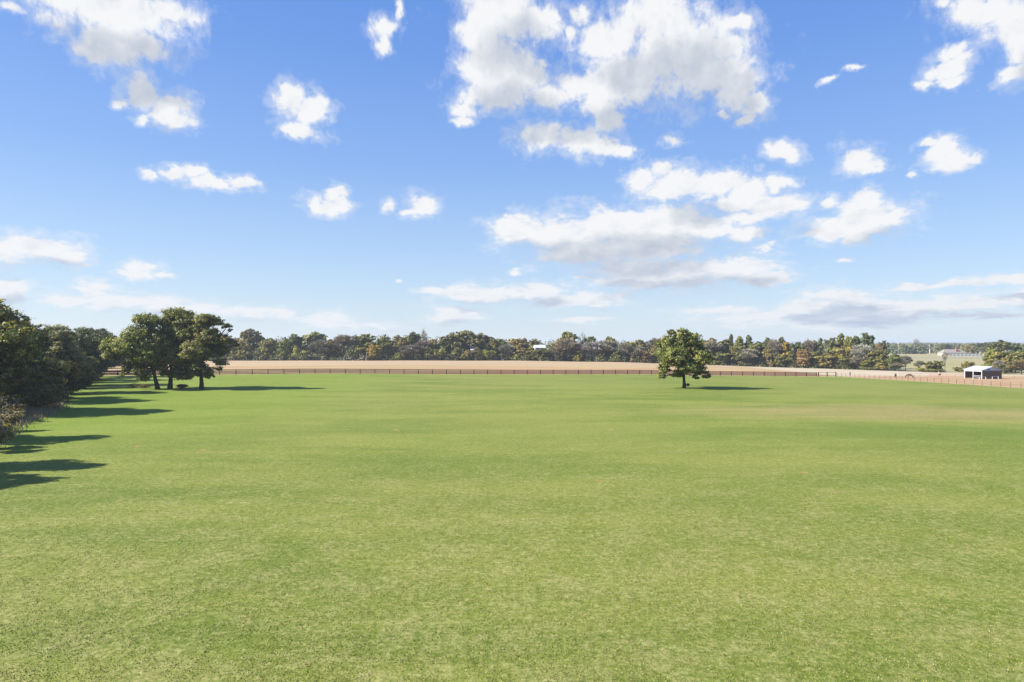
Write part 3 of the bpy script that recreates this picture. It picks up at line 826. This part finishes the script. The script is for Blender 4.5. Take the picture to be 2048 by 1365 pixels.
def far_fence(u0, u1, row, y, spacing, label, rails, n='white_fence', ph=1.5):
    x0, x1 = (u0-CX)*y/F, (u1-CX)*y/F
    return fence_line(n, [(x0, y), (x1, y+(x1-x0)*.03)], spacing, ph, .28, rails, .24, .06, M_white, label, cap=.05)
far_fence(1815, 1990, 718, 600, 5.2, 'nearer white rail fence crossing the pale pasture behind the paddock', [.75, 1.3])
far_fence(1778, 1886, 704, 1080, 8.0, 'farther white rail fence crossing the pasture below the horizon woods', [.9, 2.0], ph=2.3)

# ------------------------------------------------------------------ shed
M_metal = material('white_metal_roof', lambda nt, b: (
    nt.l.new(nt.mix(nt.ramp(nt.noise(nt.new('ShaderNodeTexCoord').outputs['Object'], .8, 4), .4, .7), (.50,.53,.60), (.42,.46,.53)), b.inputs['Base Color'])), .45, .4)
def plank_fn(nt, b):
    co = nt.new('ShaderNodeTexCoord').outputs['Object']
    sep = nt.new('ShaderNodeSeparateXYZ', inp={0: co})
    row = nt.math('FLOOR', nt.math('MULTIPLY', sep.outputs[2], 5.0))
    rn = nt.new('ShaderNodeTexWhiteNoise', noise_dimensions='1D', inp={'W': row}).outputs[0]
    n = nt.noise(nt.vm('MULTIPLY', co, (1, 1, 6)), 1.2, 5, .6)
    c = nt.mix(nt.ramp(n, .35, .65), (.085,.055,.042), (.14,.105,.08))
    c = nt.mix(nt.math('MULTIPLY', rn, .5), c, (.13,.10,.085))
    fr = nt.math('FRACT', nt.math('MULTIPLY', sep.outputs[2], 5.0))
    c = nt.mix(nt.ramp(fr, .0, .09, .8, 0), c, (.02,.015,.012))
    nt.l.new(c, b.inputs['Base Color'])
M_plank = material('weathered_planks', plank_fn, .85, .15)
M_gable = flat_mat('pale_blue_gable', (.52,.56,.62), .06, 2, .5, .4)
M_blue = flat_mat('blue_tarp', (.08,.25,.60), .1, 2, .5, .4)
c0 = hit(1963.5, 758.5)                      # near corner between open front and plank end
vv = Vector((c0.x, c0.y, 0)).normalized(); rr_ = Vector((vv.y, -vv.x, 0)); th = math.radians(42)
fx = -rr_*math.cos(th) + vv*math.sin(th); ang_f = math.atan2(fx.y, fx.x)
dist = math.hypot(c0.x, c0.y); k_ = dist/F*c0.y/dist
Lf = 29.5*k_/math.cos(th); Le = 33.0*k_/math.sin(th)
shed = empty('shed', c0, ang_f, 'open-fronted horse shed with white metal gable roof and brown plank end wall', 'shed')
# local x = along front (away left), local y negative = along plank end
H_e, H_r = 2.75, 4.05
for i, xx in enumerate((0.08, Lf/2, Lf-.08)):
    m = MB(); m.box(xx-.10, xx+.10, -.20, 0, -.3, H_e); m.obj('post', M_white, shed)
m = MB(); m.box(-.15, Lf+.15, .002, .06, H_e-.30, H_e+.12); m.obj('fascia', M_white, shed)
m = MB(); m.box(-.05, 0.0, -Le, -.21, .05, H_e); m.obj('end_wall', M_plank, shed)
m = MB(); m.box(Lf, Lf+.05, -Le, -.21, .05, H_e); m.obj('end_wall', M_plank, shed)
m = MB(); m.box(Lf/2, Lf-.01, -Le-.05, -Le, .05, H_e); m.box(.01, Lf/2-.003, -Le-.05, -Le, 1.45, H_e); m.obj('back_wall', M_plank, shed)
m = MB(); m.bar((Lf/2, -.3, .05+.6), (Lf/2, -Le, .05+.6), .05, 1.1); m.obj('stall_partition', M_plank, shed)
m = MB(); m.bar((.2, -.1, .55), (Lf/2-.2, -.1, .55), .06, .10); m.bar((.2, -.1, 1.0), (Lf/2-.2, -.1, 1.0), .06, .10); m.obj('gate_rail', M_white, shed)
m = MB()                                      # roof with ribs; ridge parallel to the front
yr = -Le/2; ov = .35
for sgn, ya in ((1, ov), (-1, -Le-ov)):
    za = H_e + .14
    v = [(-ov, ya, za), (Lf+ov, ya, za), (Lf+ov, yr, H_r), (-ov, yr, H_r)]
    vs = v + [(a_, b_, c_+.06) for a_, b_, c_ in v]
    m.add(vs, [(0,1,2,3),(7,6,5,4),(0,4,5,1),(1,5,6,2),(2,6,7,3),(3,7,4,0)])
    for k in range(15):
        xx = -ov+.1 + k*(Lf+2*ov-.2)/14; m.bar((xx, ya, za+.085), (xx, yr, H_r+.085), .04, .03)
m.bar((-ov, yr, H_r+.11), (Lf+ov, yr, H_r+.11), .3, .05)
m.obj('roof', M_metal, shed)
m = MB()
for xx in (-.06, Lf+.02):
    m.add([(xx, .0, H_e+.01), (xx, -Le, H_e+.01), (xx, yr, H_r-.04), (xx+.04, .0, H_e+.01), (xx+.04, -Le, H_e+.01), (xx+.04, yr, H_r-.04)], [(0,1,2),(5,4,3),(0,3,4,1),(1,4,5,2),(2,5,3,0)])
m.obj('gable', M_gable, shed)
m = MB(); m.box(-.12, -.065, -Le*.40, -Le*.28, H_e-.25, H_e+.55); m.box(-.12, -.065, -Le*.95, -Le*.8, H_e-.3, H_e); m.obj('blue_panel', M_blue, shed)
# white hitching rail in front of the shed
pts_ = [hit(1946, 759.5), hit(1958.5, 760), hit(1971.5, 759.5), hit(1984.5, 759.5), hit(1996.5, 758.5)]
hr = empty('hitching_rail', pts_[0], 0, 'low white pipe rail with stub posts in front of the shed', 'rail')
for q in pts_:
    m = MB(); m.tube([(0, 0, -.2), (0, 0, .95)], [.10, .10], 8); o = m.obj('post', M_white, hr); o.location = q - pts_[0]
for i, j in ((1, 2), (3, 4)):
    m = MB(); m.tube([pts_[i]-pts_[0]+Vector((0, 0, .85)), pts_[j]-pts_[0]+Vector((0, 0, .85))], [.05, .05], 8); m.obj('rail', M_white, hr)

# tub and pale post at the paddock
q = hit(1879, 753)
tb = empty('feed_tub', q, 0, 'brown feed tub hung on a short pale pole between grazing horse and shed', 'feed tub')
m = MB(); m.tube([(-.25, .2, -.2), (-.25, .2, 1.75)], [.11, .10], 8); m.obj('pole', flat_mat('galvanised_pole', (.55,.60,.62)), tb, True)
m = MB(); m.tube([(.1, 0, .35), (.1, 0, .6), (.1, 0, .95), (.1, 0, 1.0)], [.28, .36, .42, .44], 14); m.obj('tub', flat_mat('brown_tub', (.11,.07,.05)), tb, True)

# ------------------------------------------------------------------ horses
def skinned(name, verts, edges, radii, mat, parent, sub=2):
    me = bpy.data.meshes.new(name); me.from_pydata(verts, edges, []); me.update()
    me.materials.append(mat)
    o = link(bpy.data.objects.new(name, me), parent)
    sk = o.modifiers.new('skin', 'SKIN'); sk.use_smooth_shade = True
    for i, r in enumerate(radii): me.skin_vertices[0].data[i].radius = (r, r) if not isinstance(r, tuple) else r
    me.skin_vertices[0].data[0].use_root = True
    ss = o.modifiers.new('sub', 'SUBSURF'); ss.levels = sub; ss.render_levels = sub
    return o
def horse(loc, rz, coat, label, grazing, scale=1.0):
    h = empty('horse', loc, rz, label, 'horse', 'horses in the paddock'); h.scale = (scale,)*3
    V = [(0,0,1.18),(.45,0,1.20),(-.42,0,1.20),(-.78,0,1.22),(.72,0,1.22)]     # barrel, shoulder, loin, rump, chest
    R = [(.29,.33),(.27,.33),(.27,.30),(.25,.29),(.20,.26)]
    E = [(0,1),(0,2),(2,3),(1,4)]
    if grazing: nk = [(.98,0,1.12),(1.22,0,.80),(1.34,0,.50),(1.46,0,.30),(1.55,0,.12)]
    else: nk = [(.95,0,1.40),(1.12,0,1.66),(1.22,0,1.82),(1.42,0,1.68),(1.58,0,1.52)]
    nr = [(.15,.21),(.11,.16),(.10,.14),(.09,.11),(.055,.07)]
    last = 4
    for q_, r_ in zip(nk, nr):
        V.append(q_); R.append(r_); E.append((last, len(V)-1)); last = len(V)-1
    head = last-2
    for s in (-1, 1):
        d = Vector(nk[2]) - Vector(nk[1]); d.normalize()
        e = Vector(nk[2]) + Vector((0, s*.07, 0)) - Vector((d.x, 0, d.z))*.10 + Vector((.02, s*.02, .06))
        V.append(tuple(e)); R.append((.025,.02)); E.append((head, len(V)-1))
    for s, dx in ((-1, .10), (1, -.04)):        # fore legs: elbow, knee, fetlock, hoof
        b = 1; chain = [((.56, s*.17, .92), .12), ((.58+dx, s*.17, .52), .065), ((.58+dx, s*.17, .16), .045), ((.61+dx, s*.17, .04), .07)]
        for q_, r_ in chain: V.append(q_); R.append((r_, r_)); E.append((b, len(V)-1)); b = len(V)-1
    for s, dx in ((-1, -.12), (1, .06)):        # hind legs: stifle forward, hock back, fetlock, hoof
        b = 3; chain = [((-.62, s*.17, .88), .16), ((-.86+dx, s*.17, .52), .075), ((-.82+dx, s*.17, .16), .05), ((-.78+dx, s*.17, .04), .07)]
        for q_, r_ in chain: V.append(q_); R.append((r_, r_)); E.append((b, len(V)-1)); b = len(V)-1
    skinned('body', V, E, R, coat, h)
    tl = [(-1.02,0,1.30),(-1.14,0,1.10),(-1.17,0,.75),(-1.14,0,.45)]
    m = MB(); m.tube(tl, [.05,.08,.085,.03], 8); m.obj('tail', M_mane, h, True)
    m = MB(); a_, b_, c_ = Vector((.66,0,1.50)), Vector(nk[0])+Vector((.02,0,.20)) if grazing else Vector(nk[0])+Vector((-.12,0,.14)), Vector(nk[1])+Vector((.08,0,.14) if grazing else (-.10,0,.08))
    m.tube([a_, b_, c_, Vector(nk[2])+Vector((.02,0,.08))], [.03,.06,.06,.03], 8); m.obj('mane', M_mane, h, True)
    return h
M_mane = flat_mat('black_mane', (.02,.016,.014))
M_bay = flat_mat('bay_coat', (.085,.045,.028), .15, 1.5, .5, .3)
M_dark = flat_mat('dark_coat', (.045,.022,.020), .15, 1.5, .5, .3)
q = hit(1820, 757.2); horse(q, math.radians(146), M_bay, 'dark bay horse grazing side-on with its head down in the paddock', True)
q = hit(1791, 756); horse(q, math.radians(56), M_dark, 'dark brown horse seen from behind, standing left of the grazing one', True, .98)

# ------------------------------------------------------------------ distant buildings and poles
M_shingle = flat_mat('grey_shingle', (.34,.29,.26), .08, 1.0, .9, .1)
M_brick = flat_mat('red_brick', (.42,.15,.11), .1, 3, .9, .1)
M_stucco = flat_mat('cream_wall', (.62,.57,.48), .05, 1, .9, .1)
M_glass = flat_mat('dark_glass', (.03,.035,.04), .05, 1, .15, .6)
def house(name, uc, row_base, y, width, depth, hw, hr, label, wall, roofm, chimney=None, gable=False, cat='house', rz=0.0, wins=3, door=True):
    x = (uc-CX)*y/F; z = zg(x, y) if row_base is None else CAMZ-(row_base-HOR)*y/F
    h = empty(name, (x, y, z), rz, label, cat); w2, d2 = width/2, depth/2
    m = MB(); m.box(-w2, w2, -d2, d2, -1.5, hw); m.obj('wall', wall, h)
    m = MB(); o_ = .6; zc = hw+.003
    rx = w2+o_ if gable else w2-d2*.9
    b = [(-w2-o_,-d2-o_,zc),(w2+o_,-d2-o_,zc),(w2+o_,d2+o_,zc),(-w2-o_,d2+o_,zc),(-rx,0,zc+hr),(rx,0,zc+hr)]
    m.add(b, [(3,2,1,0),(0,1,5,4),(2,3,4,5),(1,2,5),(3,0,4)]); rf = m.obj('roof', roofm, h)
    if chimney:
        m = MB(); m.box(chimney-1.0, chimney+1.0, -d2*.6-1.0, -d2*.6+1.0, hw, hw+hr+1.3); m.obj('chimney', M_brick, rf)
    for k in range(wins):
        xx = -w2 + width*(k+.5)/wins
        m = MB(); m.box(xx-.8, xx+.8, -d2-.04, -d2-.005, .9, 2.2); m.obj('window', M_glass, h)
    if door:
        m = MB(); m.box(w2*.12-.5, w2*.12+.5, -d2-.05, -d2-.005, .0, 2.1); m.obj('door', M_white, h)
    return h
house('house', 1904, None, 800, 27, 11, 3.0, 4.0, 'distant low house with wide grey-brown hip roof and red brick chimney beyond the pasture', M_stucco, M_shingle, chimney=3.0, wins=4)
house('barn', 2044, None, 520, 14, 9, 3.6, 1.5, 'pale barn with white metal roof among trees at the right photo edge', M_gable, M_metal, gable=True, cat='barn', wins=1)
house('cottage', 2000, None, 640, 7, 7, 6.2, 2.0, 'tiny white cottage gable showing between the trees above the shed', M_white, M_metal, gable=True, wins=1, door=False)
def part_house(u, top, w, hh, off, label, name='outbuilding', wall=None, roof=None):
    y = 350.0
    for _ in range(10): y = float(edge_y((u-CX)*y/F)) + off
    x = (u-CX)*y/F; z = zg(x, y); topz = CAMZ-(top-HOR)*y/F
    h = topz - z
    t = empty(name, (x, y, z), .1, label, 'building')
    ww = w*y/F/2
    m = MB(); m.box(-ww, ww, -3.5, 3.5, -.5, h-1.6); m.obj('wall', wall or M_stucco, t)
    m = MB(); m.add([(-ww-.5,-4,h-1.597),(ww+.5,-4,h-1.597),(ww+.5,4,h-1.597),(-ww-.5,4,h-1.597),(-ww-.5,0,h),(ww+.5,0,h)], [(3,2,1,0),(0,1,5,4),(2,3,4,5),(1,2,5),(3,0,4)]); m.obj('roof', roof or M_metal, t)
    m = MB(); m.box(-1, 1, -3.55, -3.505, 0, 2.4); m.obj('door', M_glass, t)
part_house(1079, 690.5, 19, 5, 24, 'white-roofed outbuilding peeking through the far tree line above grey-green bushes')
part_house(948, 695, 12, 4, 16, 'small pale outbuilding glimpsed beneath the big oak group')
part_house(1182, 698, 26, 4, 15, 'cream outbuilding seen through the whitish bare tree')
part_house(1020, 692, 8, 4, 14, 'tiny white outbuilding spot right of the round lime bush')
# white board wall right of the distant house
y = 760; xa, xb = (1899-CX)*y/F, (1982-CX)*y/F
t = empty('white_wall', (xa, y, zg(xa, y)), 0, 'long solid white board wall right of the distant house across the pasture', 'wall')
m = MB(); m.box(0, xb-xa, -.08, .08, -.4, 2.6); m.obj('boards', M_white, t)
for k in range(12):
    m = MB(); xx = k*(xb-xa)/11; m.box(xx-.18, xx+.18, -.30, -.083, -.4, 2.75); m.obj('post', M_white, t)
M_pole = flat_mat('grey_pole', (.42,.37,.34))
for u, y, topr, lab in ((1796.5, 900, 688.5, 'pole with a pale lamp head beyond the far white fence'), (1859, 820, 688, 'tall pinkish utility pole beyond the far white fence')):
    x = (u-CX)*y/F; z = zg(x, y); h = CAMZ-(topr-HOR)*y/F - z
    t = empty('utility_pole', (x, y, z), 0, lab, 'pole')
    m = MB(); m.tube([(0,0,-.5),(0,0,h)], [.35,.25], 8); m.obj('pole', M_pole, t, True)
    if u < 1800: m = MB(); m.tube([(0,0,h-.1),(0,0,h+1.6)], [.7,.5], 8); m.obj('lamp_head', M_white, t, True)
    else:
        m = MB(); m.bar((-1.6,0,h-1.0),(1.6,0,h-1.0), .2, .25); m.obj('crossarm', M_pole, t)
        m = MB(); m.tube([(0,-.5,-.5),(0,-.5,h*.5)], [.45,.45], 8); m.obj('pale_sleeve', M_stucco, t, True)

# tan dead grass at the foot of the wood
rng = np.random.default_rng(4)
def tufts(name, n, region, hgt, wid, cols, seed, label, lean=.35):
    rng = np.random.default_rng(seed)
    x, y = region(rng, n); n = len(x)
    z = zfield(x, y)
    a = rng.uniform(0, 6.283, n); w = wid*rng.uniform(.6, 1.5, n); h = hgt*rng.uniform(.5, 1.5, n)
    tip = np.stack([rng.normal(size=n)*lean*h, rng.normal(size=n)*lean*h, h], 1)
    base = np.stack([x, y, z-.005], 1); dv = np.stack([np.cos(a)*w/2, np.sin(a)*w/2, np.zeros(n)], 1)
    V = np.stack([base-dv, base+dv, base+tip+dv*.15, base+tip-dv*.15], 1).reshape(-1, 3)
    ci = rng.integers(len(cols), size=n); c = np.array(cols)[ci]*rng.uniform(.75, 1.25, (n, 1))*G
    def fn(nt, b):
        at_ = nt.new('ShaderNodeAttribute', attribute_name='tone'); nt.l.new(at_.outputs['Color'], b.inputs['Base Color'])
    o = link(bpy.data.objects.new(name, mesh_from(name, V, np.arange(4*n).reshape(-1, 4), material(name+'_blades', fn, .8, .1), False, np.repeat(c, 4, 0))))
    tag(o, label, 'grass', kind='stuff'); return o
def reg_litter(rng, n):
    y = rng.uniform(50, 112, n); xe = -np.interp(y, [50, 62, 76, 84, 95, 112], [42, 47, 55, 58, 63, 75]); return xe + rng.normal(size=n)*.8 - rng.random(n)**1.0*7, y
def reg_near(rng, n):
    y = 16.5*(62/16.5)**(rng.random(n)**1.15); x = (rng.random(n)-.5)*1.62*y
    k = np.sin(x*1.9+np.sin(y*1.3)*2)*np.sin(y*1.7+np.sin(x*1.1)*2) + rng.normal(size=n)*.5
    return x[k > -.35], y[k > -.35]
tufts('grass_tufts', 260000, reg_near, .026, .030, [(.16,.20,.028), (.20,.23,.04), (.24,.26,.055), (.34,.30,.13), (.18,.21,.035), (.38,.33,.17)], 12, 'short green and straw-coloured grass blades in the near part of the field', .6)
tufts('dead_grass', 30000, reg_litter, .45, .07, [(.38,.29,.18), (.32,.25,.15), (.42,.34,.2), (.2,.2,.08)], 2, 'tan dead grass fringe between green field and left wood')

# ------------------------------------------------------------------ haze
m = MB(); m.box(-5200, 5200, -60, 6800, -6.5, 34); hz = m.obj('haze', M_white)
hz.data.materials.clear()
mh = bpy.data.materials.new('haze_air'); mh.use_nodes = True; nt = mh.node_tree; nt.nodes.clear()
pv = nt.nodes.new('ShaderNodeVolumePrincipled'); out = nt.nodes.new('ShaderNodeOutputMaterial')
pv.inputs['Color'].default_value = (.80,.88,1,1); pv.inputs['Density'].default_value = .00015; pv.inputs['Anisotropy'].default_value = .2
nt.links.new(pv.outputs[0], out.inputs['Volume']); hz.data.materials.append(mh)
tag(hz, 'thin pale air between the field and the horizon', 'haze', kind='stuff')

# ------------------------------------------------------------------ sky
exec_sky = True
SKY_STRENGTH, EXPOSURE = .10, 1.4
w = bpy.data.worlds.new('World'); sc.world = w; w.use_nodes = True
nt = NT(w.node_tree); nt.n.clear()
gen = nt.new('ShaderNodeTexCoord').outputs['Generated']
sky = nt.new('ShaderNodeTexSky', sky_type='NISHITA', sun_disc=False, sun_elevation=math.radians(SUN_EL), sun_rotation=math.radians(SUN_AZ),
             air_density=1.0, dust_density=.6, ozone_density=2.2, altitude=100)
sp = nt.new('ShaderNodeSeparateXYZ', inp={0: gen})
az = nt.math('ARCTAN2', sp.outputs[0], sp.outputs[1]); el = nt.math('ARCSINE', sp.outputs[2])
P0 = nt.new('ShaderNodeCombineXYZ', inp={0: az, 1: el, 2: 0.0}).outputs[0]
lg = nt.math('MULTIPLY', nt.math('LOGARITHM', nt.math('MAXIMUM', nt.math('ADD', el, .07), .01), math.e), .40)
NP = nt.new('ShaderNodeCombineXYZ', inp={0: az, 1: lg, 2: 0.0}).outputs[0]
# turbulence that bends the outlines of the clouds
wn = nt.noise(NP, 9.0, 5, .55, 0, out=1, dim='2D')
wv = nt.vm('MULTIPLY', nt.vm('SUBTRACT', wn, (.5,.5,.5)), (.054,.044,0))
damp = nt.ramp(el, .02, .30, .35, 1.0)
wv = nt.vm('SCALE', wv); nt.l.new(damp, wv.node.inputs['Scale'])
wn2 = nt.noise(NP, 48.0, 4, .6, 0, out=1, dim='2D')
wv = nt.vm('ADD', wv, nt.vm('MULTIPLY', nt.vm('SUBTRACT', wn2, (.5,.5,.5)), (.014,.011,0)))
P = nt.vm('ADD', P0, wv)
def pd(u, r):
    d = Vector((u-CX, F, HOR-r)).normalized(); return math.atan2(d.x, d.y), math.asin(d.z)
CL = [(150,-10,120,55,1),(250,20,115,60,1),(110,45,70,40,.55),(230,85,95,48,1),(292,98,55,38,1),(190,104,46,22,.85),(340,10,60,30,.9),(15,12,50,16,.5),
(285,195,48,34,1),(330,222,50,34,1),(352,245,32,22,1),(228,205,18,15,.5),(285,240,20,12,.6),(300,182,16,10,.9),
(588,200,34,34,.95),(628,222,32,30,.95),(605,262,46,20,.95),(572,180,16,14,.9),
(303,347,19,11,.8),(350,346,28,12,.9),(392,350,28,13,.9),(425,366,40,14,1),(480,366,34,16,1),
(668,407,46,17,1),(676,386,22,14,1),(843,412,34,24,1),(822,421,28,10,.9),(772,410,20,14,.6),
(775,47,26,22,.85),(797,20,9,20,.8),(764,80,14,24,.85),
(1000,10,85,70,1),(955,55,45,60,.8),(1050,45,85,50,1),(980,120,62,60,.95),(1035,155,60,55,1),(990,190,75,32,1),(930,222,42,22,.95),(925,245,30,12,.8),(1100,192,70,30,.95),
(1180,168,75,46,.95),(1230,70,80,50,1),(1320,40,95,60,1.1),(1350,110,120,85,1.15),(1255,150,115,62,1.1),(1430,150,95,60,1.1),(1482,175,60,45,1.05),(1525,203,36,34,1),(1440,95,62,38,1),(1462,48,38,16,.7),(1505,237,26,10,.9),(1455,226,16,8,.8),
(1170,20,30,26,.6),(1150,60,26,24,.6),(1190,215,60,22,.65),(1215,240,42,30,.7),(1080,118,22,10,.5),
(1080,275,46,30,1),(1145,282,62,28,1),(1205,292,45,22,.95),(1245,300,30,16,.8),(1343,272,24,15,.55),
(1285,362,34,28,.75),(1330,345,35,18,.75),(1372,372,75,36,1),(1335,388,60,24,.9),(1440,357,50,26,1),(1485,375,42,32,.95),(1542,366,38,15,.9),(1545,410,65,25,1),(1470,402,70,20,.85),(1500,428,60,14,.65),
(1562,310,30,18,.9),(1708,316,40,30,1),(1722,332,42,20,1),(1745,343,30,10,.8),(1885,298,46,26,.95),(1902,325,42,24,1),(1942,318,28,12,.9),(1850,285,22,12,.85),(1823,352,17,10,.9),
(1895,128,42,20,.95),(1898,103,42,14,.75),(1902,155,30,18,.95),(1850,160,24,9,.7),
(1955,20,75,45,.8),(2025,50,70,60,1),(2045,115,36,55,.95),(2018,152,28,18,.8),(1890,8,22,14,.7),
(1718,141,18,7,.6),(1664,160,16,6,.6),
(1700,455,100,28,1),(1742,432,72,32,1.05),(1650,468,58,18,.95),(1792,440,42,18,.95),(1740,400,32,24,.8),(1655,406,28,14,.75),(1710,475,40,14,.9),
(1035,462,58,32,1),(1015,446,26,16,.9),(1120,468,100,38,1.1),(1225,460,115,46,1.15),(1325,455,115,42,1.15),(1425,452,62,26,1),(1190,500,130,34,1.15),(1305,492,105,32,1.1),(1492,464,38,20,.9),(1160,518,95,14,.9),(1528,495,28,9,.6),
(1250,535,85,18,1),(1350,547,165,34,1.1),(1455,535,105,26,1.1),(1535,557,65,14,.95),(1310,562,130,20,1),(1165,558,28,6,.7),
(865,582,32,9,.9),(950,588,80,18,1),(1045,582,90,17,1),(1110,602,52,13,.8),(1190,600,75,14,1),(912,630,58,16,.9),
(70,495,88,28,1),(-5,500,55,28,1),(130,517,50,20,1),(163,532,22,8,.8),(268,540,42,19,.9),(325,552,28,6,.8),(12,582,50,30,1),(190,575,36,16,1),
(140,600,60,13,.85),(225,604,65,17,.95),(315,608,65,19,1),(400,616,55,15,.8),(490,626,70,13,.9),(560,629,34,12,.9),(655,641,60,15,.85),(725,652,60,9,.7),
(1680,598,85,20,1),(1620,612,70,15,.9),(1760,622,130,22,1),(1860,612,95,20,1),(1955,606,90,18,1),(1560,632,160,14,.8),(1700,645,150,15,.8),(1850,572,80,7,.85),(1935,566,80,9,.95),(2025,560,70,11,1),(2048,596,44,22,1.1),(1985,632,130,6,.9),(1440,620,100,9,.6),(1490,650,90,7,.6),
(1170,640,60,6,.7),(1690,525,16,4,.8),(803,563,11,4,.7),(1028,540,13,7,.7),(760,655,50,6,.5)]
def field(P, blobs, grow=1.0, dist=.10):
    acc = None
    for (u, r, ru, rv, s) in blobs:
        a, e = pd(u, r); a2, _ = pd(u+5, r); _, e2 = pd(u, r+5)
        ra = abs(a2-a)/5*ru*1.2*grow; re = abs(e2-e)/5*rv*1.2*grow
        k = max(0.0, 1.0-s)*.95
        v = nt.vm('MULTIPLY_ADD', P, (1/ra, 1/re, 0), (-a/ra, -e/re, k))
        L = nt.vm('LENGTH', v)
        acc = L if acc is None else nt.math('SMOOTH_MIN', acc, L, dist)
    return acc
Lmin = field(P, CL)
D = nt.math('SUBTRACT', 1.0, Lmin)
fb = nt.noise(NP, 26.0, 7, .60, .25, dim='2D')
fb2 = nt.noise(NP, 80.0, 6, .65, .3, dim='2D')
f0 = nt.math('ADD', nt.math('MULTIPLY', nt.math('SUBTRACT', fb, .5), 1.15), nt.math('MULTIPLY', nt.math('SUBTRACT', fb2, .5), .55))
dens = nt.math('ADD', D, f0)
alpha = nt.math('POWER', nt.ramp(dens, -.10, .56), 1.25)
veil = nt.math('MULTIPLY', nt.ramp(nt.math('ADD', D, nt.math('MULTIPLY', f0, 1.7)), -.42, .35), .34)
alpha = nt.math('MAXIMUM', alpha, veil)
# light: how much cloud lies between this spot and the upper left
big = [c for c in CL if c[2]*c[3] > (1500 if c[1] < 560 else 750) and c[4] > .85]
off = nt.vm('MULTIPLY', nt.new('ShaderNodeCombineXYZ', inp={0: 0.0, 1: 1.0, 2: 0.0}).outputs[0], (1, 1, 1))
lift = nt.ramp(el, 0.0, .25, .010, .050, smooth=False)
sh_v = nt.new('ShaderNodeCombineXYZ', inp={0: nt.math('MULTIPLY', lift, -.5), 1: lift, 2: 0.0}).outputs[0]
Db = nt.math('SUBTRACT', 1.0, field(nt.vm('ADD', P, sh_v), big, 1.0, .15))
fbs = nt.noise(nt.vm('ADD', NP, (-.012, .022, 0)), 26.0, 7, .60, .25, dim='2D')
core = nt.ramp(Db, .0, .62)
relief = nt.math('MULTIPLY', nt.math('SUBTRACT', fbs, fb), .75)
shade = nt.math('ADD', nt.math('MULTIPLY', core, .74), relief, clamp=True)
CW = 1.0/(SKY_STRENGTH*2**EXPOSURE)
white = (.92*CW, .93*CW, .95*CW); grey = (.51*CW, .57*CW, .67*CW)
low = nt.ramp(el, .01, .15, 1, 0)
grey_c = nt.mix(low, grey, (.40*CW, .49*CW, .66*CW))
cc = nt.mix(shade, white, grey_c)
cc = nt.mix(nt.math('MULTIPLY', low, .25), cc, (.62*CW, .70*CW, .82*CW))
# sky colour: physical sky pulled to the photograph's saturation
hs = nt.new('ShaderNodeMapRange', inp={0: el, 1: 0.0, 2: .5, 3: 0.0, 4: 1.0})
cr = nt.new('ShaderNodeValToRGB', inp={0: hs.outputs[0]})
stops = [(0.0, (.60,.70,.79)), (.10, (.53,.67,.83)), (.25, (.40,.58,.86)), (.5, (.24,.43,.84)), (.8, (.145,.32,.79)), (1.0, (.11,.275,.75))]
cr.color_ramp.elements[0].position = 0; cr.color_ramp.elements[0].color = (*stops[0][1], 1)
cr.color_ramp.elements[1].position = 1; cr.color_ramp.elements[1].color = (*stops[-1][1], 1)
for pz, cz in stops[1:-1]:
    e_ = cr.color_ramp.elements.new(pz); e_.color = (*cz, 1)
ramp_c = nt.mix(1.0, cr.outputs[0], (CW, CW, CW), 'MULTIPLY')
skyc = nt.mix(.85, sky.outputs[0], ramp_c)
final = nt.mix(alpha, skyc, cc)
bg = nt.new('ShaderNodeBackground', inp={0: final, 1: SKY_STRENGTH})
nt.l.new(bg.outputs[0], nt.new('ShaderNodeOutputWorld').inputs[0])

# ------------------------------------------------------------------ sun, camera, view
sl = bpy.data.lights.new('sun', 'SUN'); sl.energy = 4.8; sl.angle = math.radians(.5); sl.color = (1.0, .95, .87)
so = bpy.data.objects.new('sun', sl); C.objects.link(so)
e, a = math.radians(SUN_EL), math.radians(SUN_AZ)
sd = Vector((math.sin(a)*math.cos(e), math.cos(a)*math.cos(e), math.sin(e)))
so.rotation_euler = sd.to_track_quat('Z', 'Y').to_euler()
cam = bpy.data.cameras.new('camera'); co = bpy.data.objects.new('camera', cam); C.objects.link(co)
cam.sensor_width = 36; cam.lens = 36*F/2048; cam.clip_end = 20000; cam.clip_start = .5
co.location = (0, 0, CAMZ); co.rotation_euler = (math.radians(90)+math.atan2(HOR-682.5, F), 0, 0)
sc.camera = co
vs = sc.view_settings; vs.view_transform = 'Standard'; vs.look = 'None'; vs.exposure = EXPOSURE; vs.gamma = 1; vs.use_curve_mapping = False
w.cycles.sampling_method = 'NONE'
sc.cycles.max_bounces = 4; sc.cycles.transparent_max_bounces = 4; sc.cycles.volume_bounces = 0
